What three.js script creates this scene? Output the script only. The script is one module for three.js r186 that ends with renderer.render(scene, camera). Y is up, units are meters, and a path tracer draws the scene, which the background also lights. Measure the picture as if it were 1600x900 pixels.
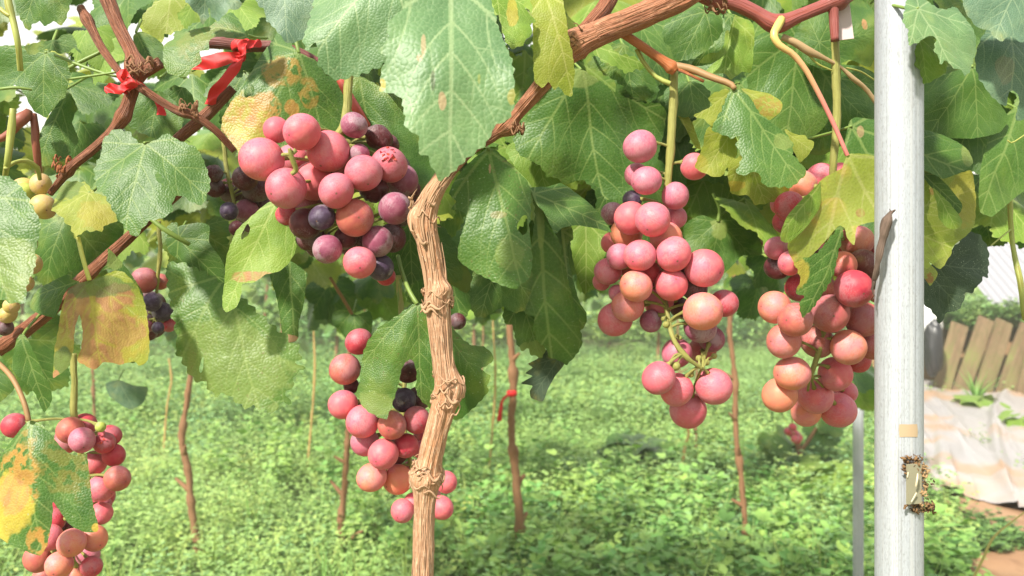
import * as THREE from 'three';
import { mergeGeometries, mergeVertices } from 'three/addons/utils/BufferGeometryUtils.js';

// ------------------------------------------------------------------ camera, sky, sun, exposure
const W = 1600, HH = 900, F = 1256, EYE = 1.25;
const scene = new THREE.Scene();
const camera = new THREE.PerspectiveCamera(2 * Math.atan(450 / F) * 180 / Math.PI, W / HH, 0.05, 500);
camera.position.set(0, EYE, 0);
camera.lookAt(0, EYE, -1);
camera.focus = 0.64;
camera.userData.fStop = 10;
const renderer = new THREE.WebGLRenderer({ antialias: true });
renderer.setSize(1024, 576);
renderer.toneMapping = THREE.LinearToneMapping;
renderer.toneMappingExposure = 1.92;
renderer.shadowMap.enabled = true;
const SUN = new THREE.Vector3(-0.42, 0.66, 0.62).normalize();
{
  const w = 256, h = 128, d = new Float32Array(w * h * 4);
  for (let y = 0; y < h; y++) for (let x = 0; x < w; x++) {
    const el = ((y + 0.5) / h - 0.5) * Math.PI, az = ((x + 0.5) / w - 0.5) * 2 * Math.PI;
    const dir = new THREE.Vector3(Math.cos(el) * Math.cos(az), Math.sin(el), Math.cos(el) * Math.sin(az));
    const up = Math.max(0, Math.sin(el)), k = Math.pow(1 - up, 1.6), glow = Math.pow(Math.max(0, dir.dot(SUN)), 10) * 0.35;
    const c = [0.7 + 0.34 * k, 0.76 + 0.25 * k, 0.84 + 0.04 * k], i = (y * w + x) * 4;
    for (let j = 0; j < 3; j++) d[i + j] = el > -0.05 ? (c[j] + glow) * 0.74 : 0.2;
    d[i + 3] = 1;
  }
  const sky = new THREE.DataTexture(d, w, h, THREE.RGBAFormat, THREE.FloatType);
  sky.mapping = THREE.EquirectangularReflectionMapping;
  sky.magFilter = THREE.LinearFilter; sky.needsUpdate = true;
  scene.background = sky; scene.environment = sky;
}
const sun = new THREE.DirectionalLight(new THREE.Color().setRGB(1, 0.945, 0.83), 4.6);
sun.position.copy(SUN).multiplyScalar(30); sun.target.position.set(0, 0, 0);
sun.castShadow = true; sun.shadow.radius = 7; sun.shadow.mapSize.set(4096, 4096);
Object.assign(sun.shadow.camera, { left: -14, right: 14, top: 14, bottom: -14, near: 1, far: 80 });
scene.add(sun, sun.target);

// ------------------------------------------------------------------ helpers
function rng(a) { return () => { a |= 0; a = a + 0x6D2B79F5 | 0; let t = Math.imul(a ^ a >>> 15, 1 | a); t = t + Math.imul(t ^ t >>> 7, 61 | t) ^ t; return ((t ^ t >>> 14) >>> 0) / 4294967296; }; }
const R0 = rng(77), rr = (a, b, r = R0) => a + (b - a) * r();
const V3 = (x, y, z) => new THREE.Vector3(x, y, z);
const clamp = (x, a = 0, b = 1) => Math.min(b, Math.max(a, x)), sstep = (a, b, x) => { const t = clamp((x - a) / (b - a)); return t * t * (3 - 2 * t); };
const mixc = (a, b, t) => [a[0] + (b[0] - a[0]) * t, a[1] + (b[1] - a[1]) * t, a[2] + (b[2] - a[2]) * t];
const at = (x, y, d) => V3((x - 800) / F * d, EYE - (y - 450) / F * d, -d);
const px = (p) => [800 + p.x / -p.z * F, 450 - (p.y - EYE) / -p.z * F];
const NS = 512;
function noiseTile(seed, cells, oct) {
  const out = new Float32Array(NS * NS); let amp = 1, tot = 0;
  for (let o = 0; o < oct; o++, cells *= 2, amp *= 0.5) {
    const r = rng(seed + o * 31), g = new Float32Array(cells * cells).map(() => r()), q = cells / NS;
    for (let y = 0; y < NS; y++) { const fy = y * q, iy = fy | 0, ty = fy - iy, sy = ty * ty * (3 - 2 * ty), y1 = (iy + 1) % cells;
      for (let x = 0; x < NS; x++) { const fx = x * q, ix = fx | 0, tx = fx - ix, sx = tx * tx * (3 - 2 * tx), x1 = (ix + 1) % cells;
        const a = g[iy * cells + ix], b = g[iy * cells + x1], c = g[y1 * cells + ix], d = g[y1 * cells + x1];
        out[y * NS + x] += amp * (a + (b - a) * sx + (c - a) * sy + (a - b - c + d) * sx * sy); } }
    tot += amp;
  }
  let lo = 9, hi = -9; for (const v of out) { lo = Math.min(lo, v); hi = Math.max(hi, v); }
  for (let i = 0; i < out.length; i++) out[i] = (out[i] - lo) / (hi - lo);
  return out;
}
const N1 = noiseTile(1, 4, 3), N2 = noiseTile(2, 14, 3), N3 = noiseTile(3, 64, 2), N4 = noiseTile(4, 160, 1);
const nz = (n, x, y) => n[((y | 0) & 511) * 512 + ((x | 0) & 511)];
function nzl(n, x, y) { const ix = Math.floor(x), iy = Math.floor(y), tx = x - ix, ty = y - iy; return (nz(n, ix, iy) * (1 - tx) + nz(n, ix + 1, iy) * tx) * (1 - ty) + (nz(n, ix, iy + 1) * (1 - tx) + nz(n, ix + 1, iy + 1) * tx) * ty; }
const enc = (v) => { v = clamp(v); return 255 * (v <= 0.0031308 ? v * 12.92 : 1.055 * Math.pow(v, 1 / 2.4) - 0.055); };
const ENC = new Uint8Array(4097).map((_, i) => Math.round(enc(i / 4096)));
function tex(w, h, fn, data = false) {          // fn(x, y) -> linear rgb (or a number for data maps)
  const a = new Uint8Array(w * h * 4);
  for (let y = 0; y < h; y++) for (let x = 0; x < w; x++) {
    const c = fn(x, y), i = (y * w + x) * 4;
    if (data) a[i] = a[i + 1] = a[i + 2] = clamp(c) * 255; else for (let j = 0; j < 3; j++) a[i + j] = ENC[(clamp(c[j]) * 4096) | 0];
    a[i + 3] = 255;
  }
  const t = new THREE.DataTexture(a, w, h); t.wrapS = t.wrapT = THREE.RepeatWrapping; t.magFilter = THREE.LinearFilter; t.minFilter = THREE.LinearMipmapLinearFilter; t.generateMipmaps = true;
  if (!data) t.colorSpace = THREE.SRGBColorSpace; t.needsUpdate = true; return t;
}
const names = {};
const numbered = (n) => { const k = names[n] = (names[n] ?? -1) + 1; return k ? `${n}_${String(k).padStart(3, '0')}` : n; };
function tag(o, label, category, group, kind) { if (label) o.userData.label = label; if (category) o.userData.category = category; if (group) o.userData.group = group; if (kind) o.userData.kind = kind; return o; }
function base(name, label, category, group, pos) { const o = new THREE.Group(); o.name = numbered(name); if (pos) o.position.copy(pos); scene.add(o); return tag(o, label, category, group); }
function part(name, geo, mat, parent, label) {   // geometry is given in world metres and moved into the parent's frame
  const m = new THREE.Mesh(geo, mat); m.name = name; m.castShadow = m.receiveShadow = true;
  if (label) m.userData.label = label;
  if (parent) { let o = V3(0, 0, 0), p = parent; while (p && p !== scene) { o.add(p.position); p = p.parent; } m.position.copy(o).negate(); parent.add(m); } else { m.name = numbered(name); scene.add(m); }
  return m;
}
const std = (c, rough = 0.7, o = {}) => new THREE.MeshPhysicalMaterial({ color: new THREE.Color().setRGB(...c), roughness: rough, ...o });
function smoothPath(pts, n) {                      // pts: [x, y, d, w] -> evenly sampled {p, r}
  const c = new THREE.CatmullRomCurve3(pts.map(([x, y, d]) => at(x, y, d)), false, 'centripetal'), out = [], m = pts.length - 1;
  for (let i = 0; i <= n; i++) { const t = i / n, f = t * m, k = Math.min(m - 1, f | 0), q = f - k, e = q * q * (3 - 2 * q); const p = c.getPoint(t), w = pts[k][3] + (pts[k + 1][3] - pts[k][3]) * e; out.push({ p, r: w * 0.5 * -p.z / F }); }
  return out;
}
function tube(path, seg = 10, disp = null, vscale = 0.12, cap = true) {       // path: [{p, r}], disp(theta, s, i, dir) -> metres
  const pos = [], uv = [], idx = [], n = path.length; let T = path[1].p.clone().sub(path[0].p).normalize();
  let A = Math.abs(T.y) > 0.9 ? V3(1, 0, 0) : V3(0, 1, 0); A.addScaledVector(T, -A.dot(T)).normalize(); let s = 0;
  const B = V3(0, 0, 0), dir = V3(0, 0, 0);
  for (let i = 0; i < n; i++) {
    T = path[Math.min(n - 1, i + 1)].p.clone().sub(path[Math.max(0, i - 1)].p).normalize();
    A.addScaledVector(T, -A.dot(T)).normalize(); B.crossVectors(T, A); if (i) s += path[i].p.distanceTo(path[i - 1].p);
    for (let k = 0; k <= seg; k++) { const th = (k % seg) / seg * 2 * Math.PI; dir.copy(A).multiplyScalar(Math.cos(th)).addScaledVector(B, Math.sin(th));
      const q = path[i].r + (disp ? disp(th, s, i, dir) : 0); pos.push(path[i].p.x + dir.x * q, path[i].p.y + dir.y * q, path[i].p.z + dir.z * q); uv.push(k / seg, s / vscale); }
  }
  for (let i = 0; i < n - 1; i++) for (let k = 0; k < seg; k++) { const a = i * (seg + 1) + k, b = a + seg + 1; idx.push(a, a + 1, b, a + 1, b + 1, b); }
  if (cap) for (const i of [0, n - 1]) { const c = pos.length / 3; pos.push(path[i].p.x, path[i].p.y, path[i].p.z); uv.push(0.5, i ? s / vscale : 0); for (let k = 0; k < seg; k++) { const a = i * (seg + 1) + k; i ? idx.push(c, a, a + 1) : idx.push(c, a + 1, a); } }
  const g = new THREE.BufferGeometry(); g.setAttribute('position', new THREE.Float32BufferAttribute(pos, 3)); g.setAttribute('uv', new THREE.Float32BufferAttribute(uv, 2)); g.setIndex(idx); g.computeVertexNormals();
  const nm = g.attributes.normal;                  // close the seam
  for (let i = 0; i < n; i++) { const a = i * (seg + 1), b = a + seg, v = V3(nm.getX(a) + nm.getX(b), nm.getY(a) + nm.getY(b), nm.getZ(a) + nm.getZ(b)).normalize(); nm.setXYZ(a, v.x, v.y, v.z); nm.setXYZ(b, v.x, v.y, v.z); }
  return g;
}
const len3 = (pts) => { let l = 0; for (let i = 1; i < pts.length; i++) l += at(...pts[i].slice(0, 3)).distanceTo(at(...pts[i - 1].slice(0, 3))); return l; };
const lump = (seed) => (th, s) => (nzl(N2, th * 81.5 + seed, s * 4000) - 0.5) * 0.0012;
function stemGeo(pts, seg = 9, rough = 0.0006, step = 0.006) { const n = Math.max(6, Math.round(len3(pts) / step)), sd = rr(0, 500); return tube(smoothPath(pts, n), seg, rough ? (th, s) => (nzl(N2, th * 81.5 + sd, s * 3000) - 0.5) * 2 * rough : null); }

// Delaunay triangulation of a plane point set (incremental, swept by x)
function delaunay(pts) {
  const n = pts.length, ind = [...Array(n).keys()].sort((a, b) => pts[b][0] - pts[a][0]); let x0 = 1e9, x1 = -1e9, y0 = 1e9, y1 = -1e9;
  for (const p of pts) { x0 = Math.min(x0, p[0]); x1 = Math.max(x1, p[0]); y0 = Math.min(y0, p[1]); y1 = Math.max(y1, p[1]); }
  const D = Math.max(x1 - x0, y1 - y0), mx = (x0 + x1) / 2, my = (y0 + y1) / 2, P = [...pts, [mx - 20 * D, my - D], [mx, my + 20 * D], [mx + 20 * D, my - D]];
  const circ = (i, j, k) => { const [ax, ay] = P[i], [bx, by] = P[j], [cx, cy] = P[k], d = 2 * (ax * (by - cy) + bx * (cy - ay) + cx * (ay - by)) || 1e-18, a = ax * ax + ay * ay, b = bx * bx + by * by, c = cx * cx + cy * cy;
    const ux = (a * (by - cy) + b * (cy - ay) + c * (ay - by)) / d, uy = (a * (cx - bx) + b * (ax - cx) + c * (bx - ax)) / d; return { i, j, k, x: ux, y: uy, r: (ax - ux) ** 2 + (ay - uy) ** 2 }; };
  let open = [circ(n, n + 1, n + 2)]; const closed = [];
  for (let q = n; q--;) {
    const c = ind[q], edges = new Map(), keep = [];
    for (const t of open) { const dx = P[c][0] - t.x; if (dx > 0 && dx * dx > t.r) { closed.push(t); continue; } const dy = P[c][1] - t.y; if (dx * dx + dy * dy - t.r > 1e-14) { keep.push(t); continue; }
      for (const [a, b] of [[t.i, t.j], [t.j, t.k], [t.k, t.i]]) { const key = a < b ? a * 100003 + b : b * 100003 + a; edges.has(key) ? edges.set(key, null) : edges.set(key, [a, b]); } }
    open = keep; for (const e of edges.values()) if (e) open.push(circ(e[0], e[1], c));
  }
  return [...closed, ...open].filter((t) => t.i < n && t.j < n && t.k < n).map((t) => [t.i, t.j, t.k]);
}
function inside(poly, x, y) { let c = false; for (let i = 0, j = poly.length - 1; i < poly.length; j = i++) { const a = poly[i], b = poly[j]; if ((a[1] > y) !== (b[1] > y) && x < (b[0] - a[0]) * (y - a[1]) / (b[1] - a[1]) + a[0]) c = !c; } return c; }
function refine(poly, h, teeth, pitch, seed) {       // closed outline: rounded through its points, serrated, resampled
  const n = poly.length, dense = [];
  for (let i = 0; i < n; i++) { const p0 = poly[(i + n - 1) % n], p1 = poly[i], p2 = poly[(i + 1) % n], p3 = poly[(i + 2) % n], L = Math.hypot(p2[0] - p1[0], p2[1] - p1[1]), m = Math.max(1, Math.round(L / h)), k = 0.32;
    const lim = (dx, dy) => { const l = Math.hypot(dx, dy), mx = L * 1.1; return l > mx ? [dx * mx / l, dy * mx / l] : [dx, dy]; };
    const t1 = lim((p2[0] - p0[0]) * k, (p2[1] - p0[1]) * k), t2 = lim((p3[0] - p1[0]) * k, (p3[1] - p1[1]) * k);
    for (let q = 0; q < m; q++) { const t = q / m, a = 2 * t ** 3 - 3 * t * t + 1, b = t ** 3 - 2 * t * t + t, c = 3 * t * t - 2 * t ** 3, d = t ** 3 - t * t; dense.push([a * p1[0] + b * t1[0] + c * p2[0] + d * t2[0], a * p1[1] + b * t1[1] + c * p2[1] + d * t2[1]]); } }
  if (!teeth) return dense;
  const r = rng(seed), N = dense.length; let area = 0; for (let i = 0; i < N; i++) { const a = dense[i], b = dense[(i + 1) % N]; area += a[0] * b[1] - a[1] * b[0]; }
  const sg = area > 0 ? 1 : -1; let ph = 0, cur = pitch * (0.7 + 0.6 * r()), am = 1; const out = [];
  for (let i = 0; i < N; i++) { const a = dense[(i + N - 2) % N], b = dense[(i + 2) % N], dx = b[0] - a[0], dy = b[1] - a[1], l = Math.hypot(dx, dy) || 1; ph += Math.hypot(dense[i][0] - dense[(i + N - 1) % N][0], dense[i][1] - dense[(i + N - 1) % N][1]) / cur; if (ph > 1) { ph -= 1; cur = pitch * (0.7 + 0.6 * r()); am = 0.6 + 0.8 * r(); }
    const saw = ph < 0.62 ? Math.pow(ph / 0.62, 0.8) : 1 - (ph - 0.62) / 0.38, o = (saw - 0.5) * teeth * am * cur; out.push([dense[i][0] + sg * dy / l * o, dense[i][1] - sg * dx / l * o]); }
  return out;
}
function meshPolygon(outline, holes, h, seed) {       // -> {pts, tris}
  const r = rng(seed), rings = [outline, ...holes], pts = []; for (const q of rings) pts.push(...q);
  let x0 = 1e9, x1 = -1e9, y0 = 1e9, y1 = -1e9; for (const p of outline) { x0 = Math.min(x0, p[0]); x1 = Math.max(x1, p[0]); y0 = Math.min(y0, p[1]); y1 = Math.max(y1, p[1]); }
  const edge = pts.slice(); let row = 0; const lim = (0.55 * h) ** 2;
  for (let y = y0; y < y1; y += h * 0.87, row++) for (let x = x0 + (row % 2) * h / 2; x < x1; x += h) { const X = x + (r() - 0.5) * h * 0.3, Y = y + (r() - 0.5) * h * 0.3; if (!inside(outline, X, Y) || holes.some((q) => inside(q, X, Y))) continue; let ok = true; for (const e of edge) if ((e[0] - X) ** 2 + (e[1] - Y) ** 2 < lim) { ok = false; break; } if (ok) pts.push([X, Y]); }
  for (const p of pts) { p[0] += (r() - 0.5) * h * 1e-4; p[1] += (r() - 0.5) * h * 1e-4; }
  const tris = delaunay(pts).filter(([a, b, c]) => { const x = (pts[a][0] + pts[b][0] + pts[c][0]) / 3, y = (pts[a][1] + pts[b][1] + pts[c][1]) / 3; return inside(outline, x, y) && !holes.some((q) => inside(q, x, y)); });
  return { pts, tris };
}

// ------------------------------------------------------------------ leaf tissue: veins, relief, colour (leaf space: u from the stalk to the tip, v across, unit = midrib)
const VS = 512, USPAN = 2.6, toU = (y) => (y / VS - 0.35) * USPAN, toV = (x) => (x / VS - 0.5) * USPAN;
function veinField(seed) {
  const r = rng(seed), dm = new Float32Array(VS * VS).fill(9), wm = new Float32Array(VS * VS), k = VS / USPAN;
  const seg = (a, b, w) => { const R = 0.1; const X0 = Math.max(0, Math.floor((Math.min(a[1], b[1]) - R) * k + 0.5 * VS)), X1 = Math.min(VS - 1, Math.ceil((Math.max(a[1], b[1]) + R) * k + 0.5 * VS)), Y0 = Math.max(0, Math.floor((Math.min(a[0], b[0]) - R) * k + 0.35 * VS)), Y1 = Math.min(VS - 1, Math.ceil((Math.max(a[0], b[0]) + R) * k + 0.35 * VS));
    for (let y = Y0; y <= Y1; y++) for (let x = X0; x <= X1; x++) { const pu = toU(y), pv = toV(x), du = b[0] - a[0], dv = b[1] - a[1], t = clamp(((pu - a[0]) * du + (pv - a[1]) * dv) / (du * du + dv * dv)), d = Math.hypot(pu - a[0] - du * t, pv - a[1] - dv * t), i = y * VS + x; if (d < dm[i]) dm[i] = d; wm[i] = Math.max(wm[i], sstep(w, w * 0.35, d) * Math.min(1, w / 0.009)); } };
  const grow = (p, ang, L, w, depth, bendTo) => { const n = Math.max(4, Math.round(L / 0.06)); let q = p, a = ang, side = r() < 0.5 ? 1 : -1;
    for (let i = 0; i < n; i++) { a += (r() - 0.5) * 0.1 + bendTo * 0.06; const q2 = [q[0] + Math.cos(a) * L / n, q[1] + Math.sin(a) * L / n]; seg(q, q2, w * (1 - 0.75 * i / n)); q = q2;
      if (depth > 0 && i > 0 && i % (depth > 1 ? 3 : 2) === 0) { const f = i / n; side = -side; for (const sd of depth > 1 ? [1, -1] : [side]) if (f < 0.9) grow(q, a + sd * (0.85 - 0.15 * f + (r() - 0.5) * 0.3), L * (depth > 1 ? 0.46 : 0.5) * (1.12 - f) + 0.03, w * (depth > 1 ? 0.5 : 0.55), depth - 1, -sd * 0.9); } } };
  for (const [ang, L] of [[0, 1.4], [0.86, 1.2], [-0.86, 1.2], [1.75, 0.95], [-1.75, 0.95], [2.5, 0.55], [-2.5, 0.55]]) grow([0, 0], ang + (r() - 0.5) * 0.1, L, 0.0165 * (0.7 + 0.3 * L), 2, 0);
  // small net veins: distance to the border between scattered cells
  const G = 104, gx = new Float32Array(G * G).map(() => r()), gy = new Float32Array(G * G).map(() => r()), net = new Float32Array(VS * VS), hg = new Float32Array(VS * VS);
  for (let y = 0; y < VS; y++) for (let x = 0; x < VS; x++) { const fx = x / VS * G, fy = y / VS * G, ix = fx | 0, iy = fy | 0; let d1 = 9, d2 = 9;
    for (let j = -1; j <= 1; j++) for (let i = -1; i <= 1; i++) { const cx = (ix + i + G) % G, cy = (iy + j + G) % G, d = Math.hypot(ix + i + gx[cy * G + cx] - fx, iy + j + gy[cy * G + cx] - fy); if (d < d1) { d2 = d1; d1 = d; } else if (d < d2) d2 = d; }
    const i = y * VS + x; net[i] = sstep(0.16, 0.02, d2 - d1); hg[i] = 0.5 * Math.sqrt(clamp(dm[i] / 0.09)) + 0.32 * sstep(0, 0.45, d2 - d1) + 0.18 * N2[i]; }
  return { dm, wm, net, hg, bump: tex(VS, VS, (x, y) => hg[y * VS + x], true), seed };
}
const VEINS = [veinField(11), veinField(29)];
const PAL = {      // linear base colours: darker tone, paler tone, vein
  a: [[0.078, 0.165, 0.058], [0.15, 0.265, 0.1], [0.32, 0.41, 0.2]],
  b: [[0.075, 0.145, 0.085], [0.13, 0.225, 0.13], [0.25, 0.33, 0.19]],
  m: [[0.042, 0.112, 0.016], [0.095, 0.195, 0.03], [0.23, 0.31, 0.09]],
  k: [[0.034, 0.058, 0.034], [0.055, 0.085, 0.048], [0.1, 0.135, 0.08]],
  y: [[0.24, 0.3, 0.03], [0.38, 0.41, 0.055], [0.5, 0.5, 0.16]],
  u: [[0.3, 0.37, 0.05], [0.4, 0.46, 0.085], [0.54, 0.55, 0.2]],
  l: [[0.14, 0.255, 0.03], [0.24, 0.365, 0.05], [0.4, 0.48, 0.14]],
};
const KIND = { y: [0.52, 0.42, 0.06], b: [0.5, 0.265, 0.11], o: [0.47, 0.28, 0.06], t: [0.55, 0.33, 0.2], k: [0.05, 0.035, 0.02], g: [0.09, 0.19, 0.05], l: [0.3, 0.38, 0.1] };
function leafColour(type, o, toPx, seed) {
  const [c1, c2, cv] = PAL[type], vf = VEINS[seed & 1], r = rng(seed * 7 + 3), ox = r() * 512, oy = r() * 512, yel = o.y ?? 0.12, speck = o.s ?? 0.3, patches = o.p ?? [], sz = o.size ?? 512, q = VS / sz;
  return tex(sz, sz, (X, Y) => {
    const x = X * q, y = Y * q, i = (y | 0) * VS + (x | 0), n1 = nz(N1, x + ox, y + oy), n2 = nz(N2, x * 1.3 + oy, y * 1.3 + ox), n3 = nz(N3, x + oy, y - ox), n4 = nz(N4, x * 1.7 + ox, y * 1.7), rad = Math.hypot(toU(y), toV(x)), far = sstep(0.02, 0.07, vf.dm[i]);
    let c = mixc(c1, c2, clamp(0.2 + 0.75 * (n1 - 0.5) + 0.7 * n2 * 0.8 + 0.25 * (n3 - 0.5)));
    c = mixc(c, mixc(c, cv, 0.35), vf.net[i] * 0.55);
    if (yel) c = mixc(c, KIND.y, yel * 0.9 * sstep(0.45, 0.8, n1 * 0.7 + 0.3 * n2 + 0.25 * (rad - 0.6)) * (0.4 + 0.6 * far));
    c = mixc(c, cv, vf.wm[i] * 0.58);
    for (const [ax, ay, rx, ry, kd, st = 1] of patches) { const [qx, qy] = toPx(toU(y), toV(x)), e = Math.hypot((qx - ax) / rx, (qy - ay) / ry) + (n2 - 0.5) * 0.6 + (n1 - 0.5) * 0.4 + (n3 - 0.5) * 0.25; let t = sstep(1.05, 0.85, e) * st; if (kd === 'o') t *= sstep(0.38, 0.55, n3 * 0.6 + n2 * 0.4); if (kd === 'b') t *= 1 - Math.max(0.8 * vf.wm[i], 0.3 * sstep(0.034, 0.014, vf.dm[i] + 0.02 * (n2 - 0.5))); if (t > 0) c = mixc(c, mixc(KIND[kd], [KIND[kd][0] * 0.62, KIND[kd][1] * 0.5, KIND[kd][2] * 0.5], n3 * n2 * 1.2), t); }
    if (speck) c = mixc(c, [0.45, 0.5, 0.36], 0.6 * speck * sstep(0.9, 0.97, n4) * sstep(0.4, 0.65, n2));
    if (speck) c = mixc(c, [0.16, 0.1, 0.04], 0.6 * speck * sstep(0.13, 0.06, nz(N4, y * 1.2 + ox, x * 1.2 + oy)) * sstep(0.45, 0.65, n1));
    return c;
  });
}
const leafMat = (type, map, seed, o = {}) => new THREE.MeshPhysicalMaterial({ map, bumpMap: VEINS[seed & 1].bump, bumpScale: type === 'u' ? -0.0005 : 0.0005, roughness: { a: 0.47, b: 0.46, k: 0.6, m: 0.44 }[type] ?? 0.5, transmission: { k: 0.1, a: 0.15, b: 0.12, u: 0.48, y: 0.4, m: 0.24 }[type] ?? 0.32, thickness: 0, side: THREE.DoubleSide, specularIntensity: { a: 0.75, b: 0.8, m: 0.6 }[type] ?? 0.45, ...o });

let leafSeed = 100;
function sheet(L, seed) {                        // one flat-cut, then bent leaf sheet from its outline in the view and its own plane in space
  const [jx, jy, d] = L.j, [gx, gy] = L.g ?? [0, 0], P0 = at(jx, jy, d), P1 = at(jx + 100, jy, d + gx), P2 = at(jx, jy + 100, d + gy);
  const n = P1.clone().sub(P0).cross(P2.clone().sub(P0)).negate().normalize(), eye = V3(0, EYE, 0);
  const hit = (x, y) => { const dir = at(x, y, 1).sub(eye), t = P0.clone().sub(eye).dot(n) / dir.dot(n); return eye.clone().addScaledVector(dir, t); };
  const J = P0, T = hit(...L.t), s = T.distanceTo(J), U = T.clone().sub(J).divideScalar(s), Vv = n.clone().cross(U);
  const loc = (x, y) => { const p = hit(x, y).sub(J); return [p.dot(U) / s, p.dot(Vv) / s]; };
  const h = (L.h ?? 0.0034) / s, o = L.o.map(([x, y]) => loc(x, y)), holes = (L.holes ?? []).map(([x, y, rx, ry, rot = 0], k) => { const q = []; for (let i = 0; i < 22; i++) { const a = i / 22 * 2 * Math.PI, w = 1 + 0.14 * Math.sin(3 * a + k + seed) + 0.06 * Math.sin(5 * a), ex = Math.cos(a) * rx * w, ey = Math.sin(a) * ry * w; q.push(loc(x + ex * Math.cos(rot) - ey * Math.sin(rot), y + ex * Math.sin(rot) + ey * Math.cos(rot))); } return q; });
  const out = refine(o, h * 0.55, L.teeth ?? 0.3, (L.pitch ?? 0.0075) / s, seed), { pts, tris } = meshPolygon(out, holes, h, seed), r = rng(seed), ph = [r() * 6, r() * 6, r() * 6], vf = VEINS[seed & 1];
  const cup = L.cup ?? -0.16, fold = L.fold ?? 0, bend = L.bend ?? -0.06, wav = L.wav ?? 1, [ou, ov] = L.c ?? [0.45, 0];
  const pos = [], uv = [], idx = [];
  for (const [u, v] of pts) { const rad = Math.hypot(u, v), th = Math.atan2(v, u); let z = cup * (v - ov) * (v - ov) + bend * (u - ou) * (u - ou) * 1.5 - fold * (Math.sqrt((v - ov) * (v - ov) + 0.0012) - 0.035);
    z += wav * (0.026 * Math.sin(4.6 * u + ph[0] + 2 * v) * Math.cos(4.2 * v + ph[1]) + 0.012 * Math.sin(10 * u + 5 * v + ph[2]) * Math.cos(9 * v - 3 * u + ph[0]) + 0.04 * rad * rad * Math.sin(6 * th + ph[2]));
    const X = clamp(Math.round((v / USPAN + 0.5) * VS), 0, VS - 1), Y = clamp(Math.round((u / USPAN + 0.35) * VS), 0, VS - 1); z += (L.relief ?? 1) * 0.007 * (vf.hg[Y * VS + X] - 0.6);
    const p = J.clone().addScaledVector(U, u * s).addScaledVector(Vv, v * s).addScaledVector(n, z * s); pos.push(p.x, p.y, p.z); uv.push(v / USPAN + 0.5, u / USPAN + 0.35); }
  for (const [a, b, c] of tris) { const ar = (pts[b][0] - pts[a][0]) * (pts[c][1] - pts[a][1]) - (pts[b][1] - pts[a][1]) * (pts[c][0] - pts[a][0]); ar > 0 ? idx.push(a, b, c) : idx.push(a, c, b); }
  const g = new THREE.BufferGeometry(); g.setAttribute('position', new THREE.Float32BufferAttribute(pos, 3)); g.setAttribute('uv', new THREE.Float32BufferAttribute(uv, 2)); g.setIndex(idx); g.computeVertexNormals();
  return { g, toPx: (u, v) => px(J.clone().addScaledVector(U, u * s).addScaledVector(Vv, v * s)), J, U, n, s };
}
const PET = { s: std([1, 1, 1], 0.42, { map: (() => { const t = tex(8, 256, (x, y) => mixc(mixc([0.62, 0.2, 0.17], [0.6, 0.33, 0.16], sstep(60, 120, y)), [0.6, 0.5, 0.12], sstep(130, 220, y))); t.wrapT = THREE.ClampToEdgeWrapping; t.repeat.set(1, 0.8); return t; })() }), g: std([0.17, 0.25, 0.05], 0.5), y: std([0.52, 0.5, 0.1], 0.45), r: std([0.38, 0.1, 0.06], 0.45), p: std([0.6, 0.24, 0.16], 0.4), b: std([0.3, 0.17, 0.07], 0.6) };
function leaf(parent, L) {
  const seed = leafSeed++, list = [L, ...(L.flaps ?? [])], geos = [], mats = [];
  list.forEach((S, k) => { const type = S.type ?? L.type, sh = sheet({ d: L.j[2], ...S, j: S.j ?? L.j, t: S.t ?? L.t }, seed + k * 1000); geos.push(sh.g); mats.push(!(S.p?.length) && !S.size ? UMAT[type][(seed + k) & 1] : leafMat(type, leafColour(type, { ...(k ? { y: L.y, s: L.s } : {}), ...S, size: S.size ?? 384 }, sh.toPx, seed + k * 1000), seed + k * 1000)); if (!k) L.sh = sh; });
  const m = part('leaf', geos.length > 1 ? mergeGeometries(geos, true) : geos[0], geos.length > 1 ? mats : mats[0], parent, L.label);
  let pts = L.pet;
  if (!pts) { const { J, U, n, s } = L.sh, back = J.clone().addScaledVector(U, -0.12 * s).addScaledVector(n, -0.5 * s).add(V3(0, 0.012, 0)), mid = J.clone().addScaledVector(U, -0.07 * s).addScaledVector(n, -0.12 * s); pts = [J.clone().addScaledVector(n, -0.001), mid, back].map((p) => [...px(p), -p.z, 0.0023 * F / -p.z]); }
  part('petiole', stemGeo(pts.map(([x, y, d, w = 6]) => [x, y, d, w]), 8, 0.0002), PET[L.pc ?? 'g'], m);
  return m;
}
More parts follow.
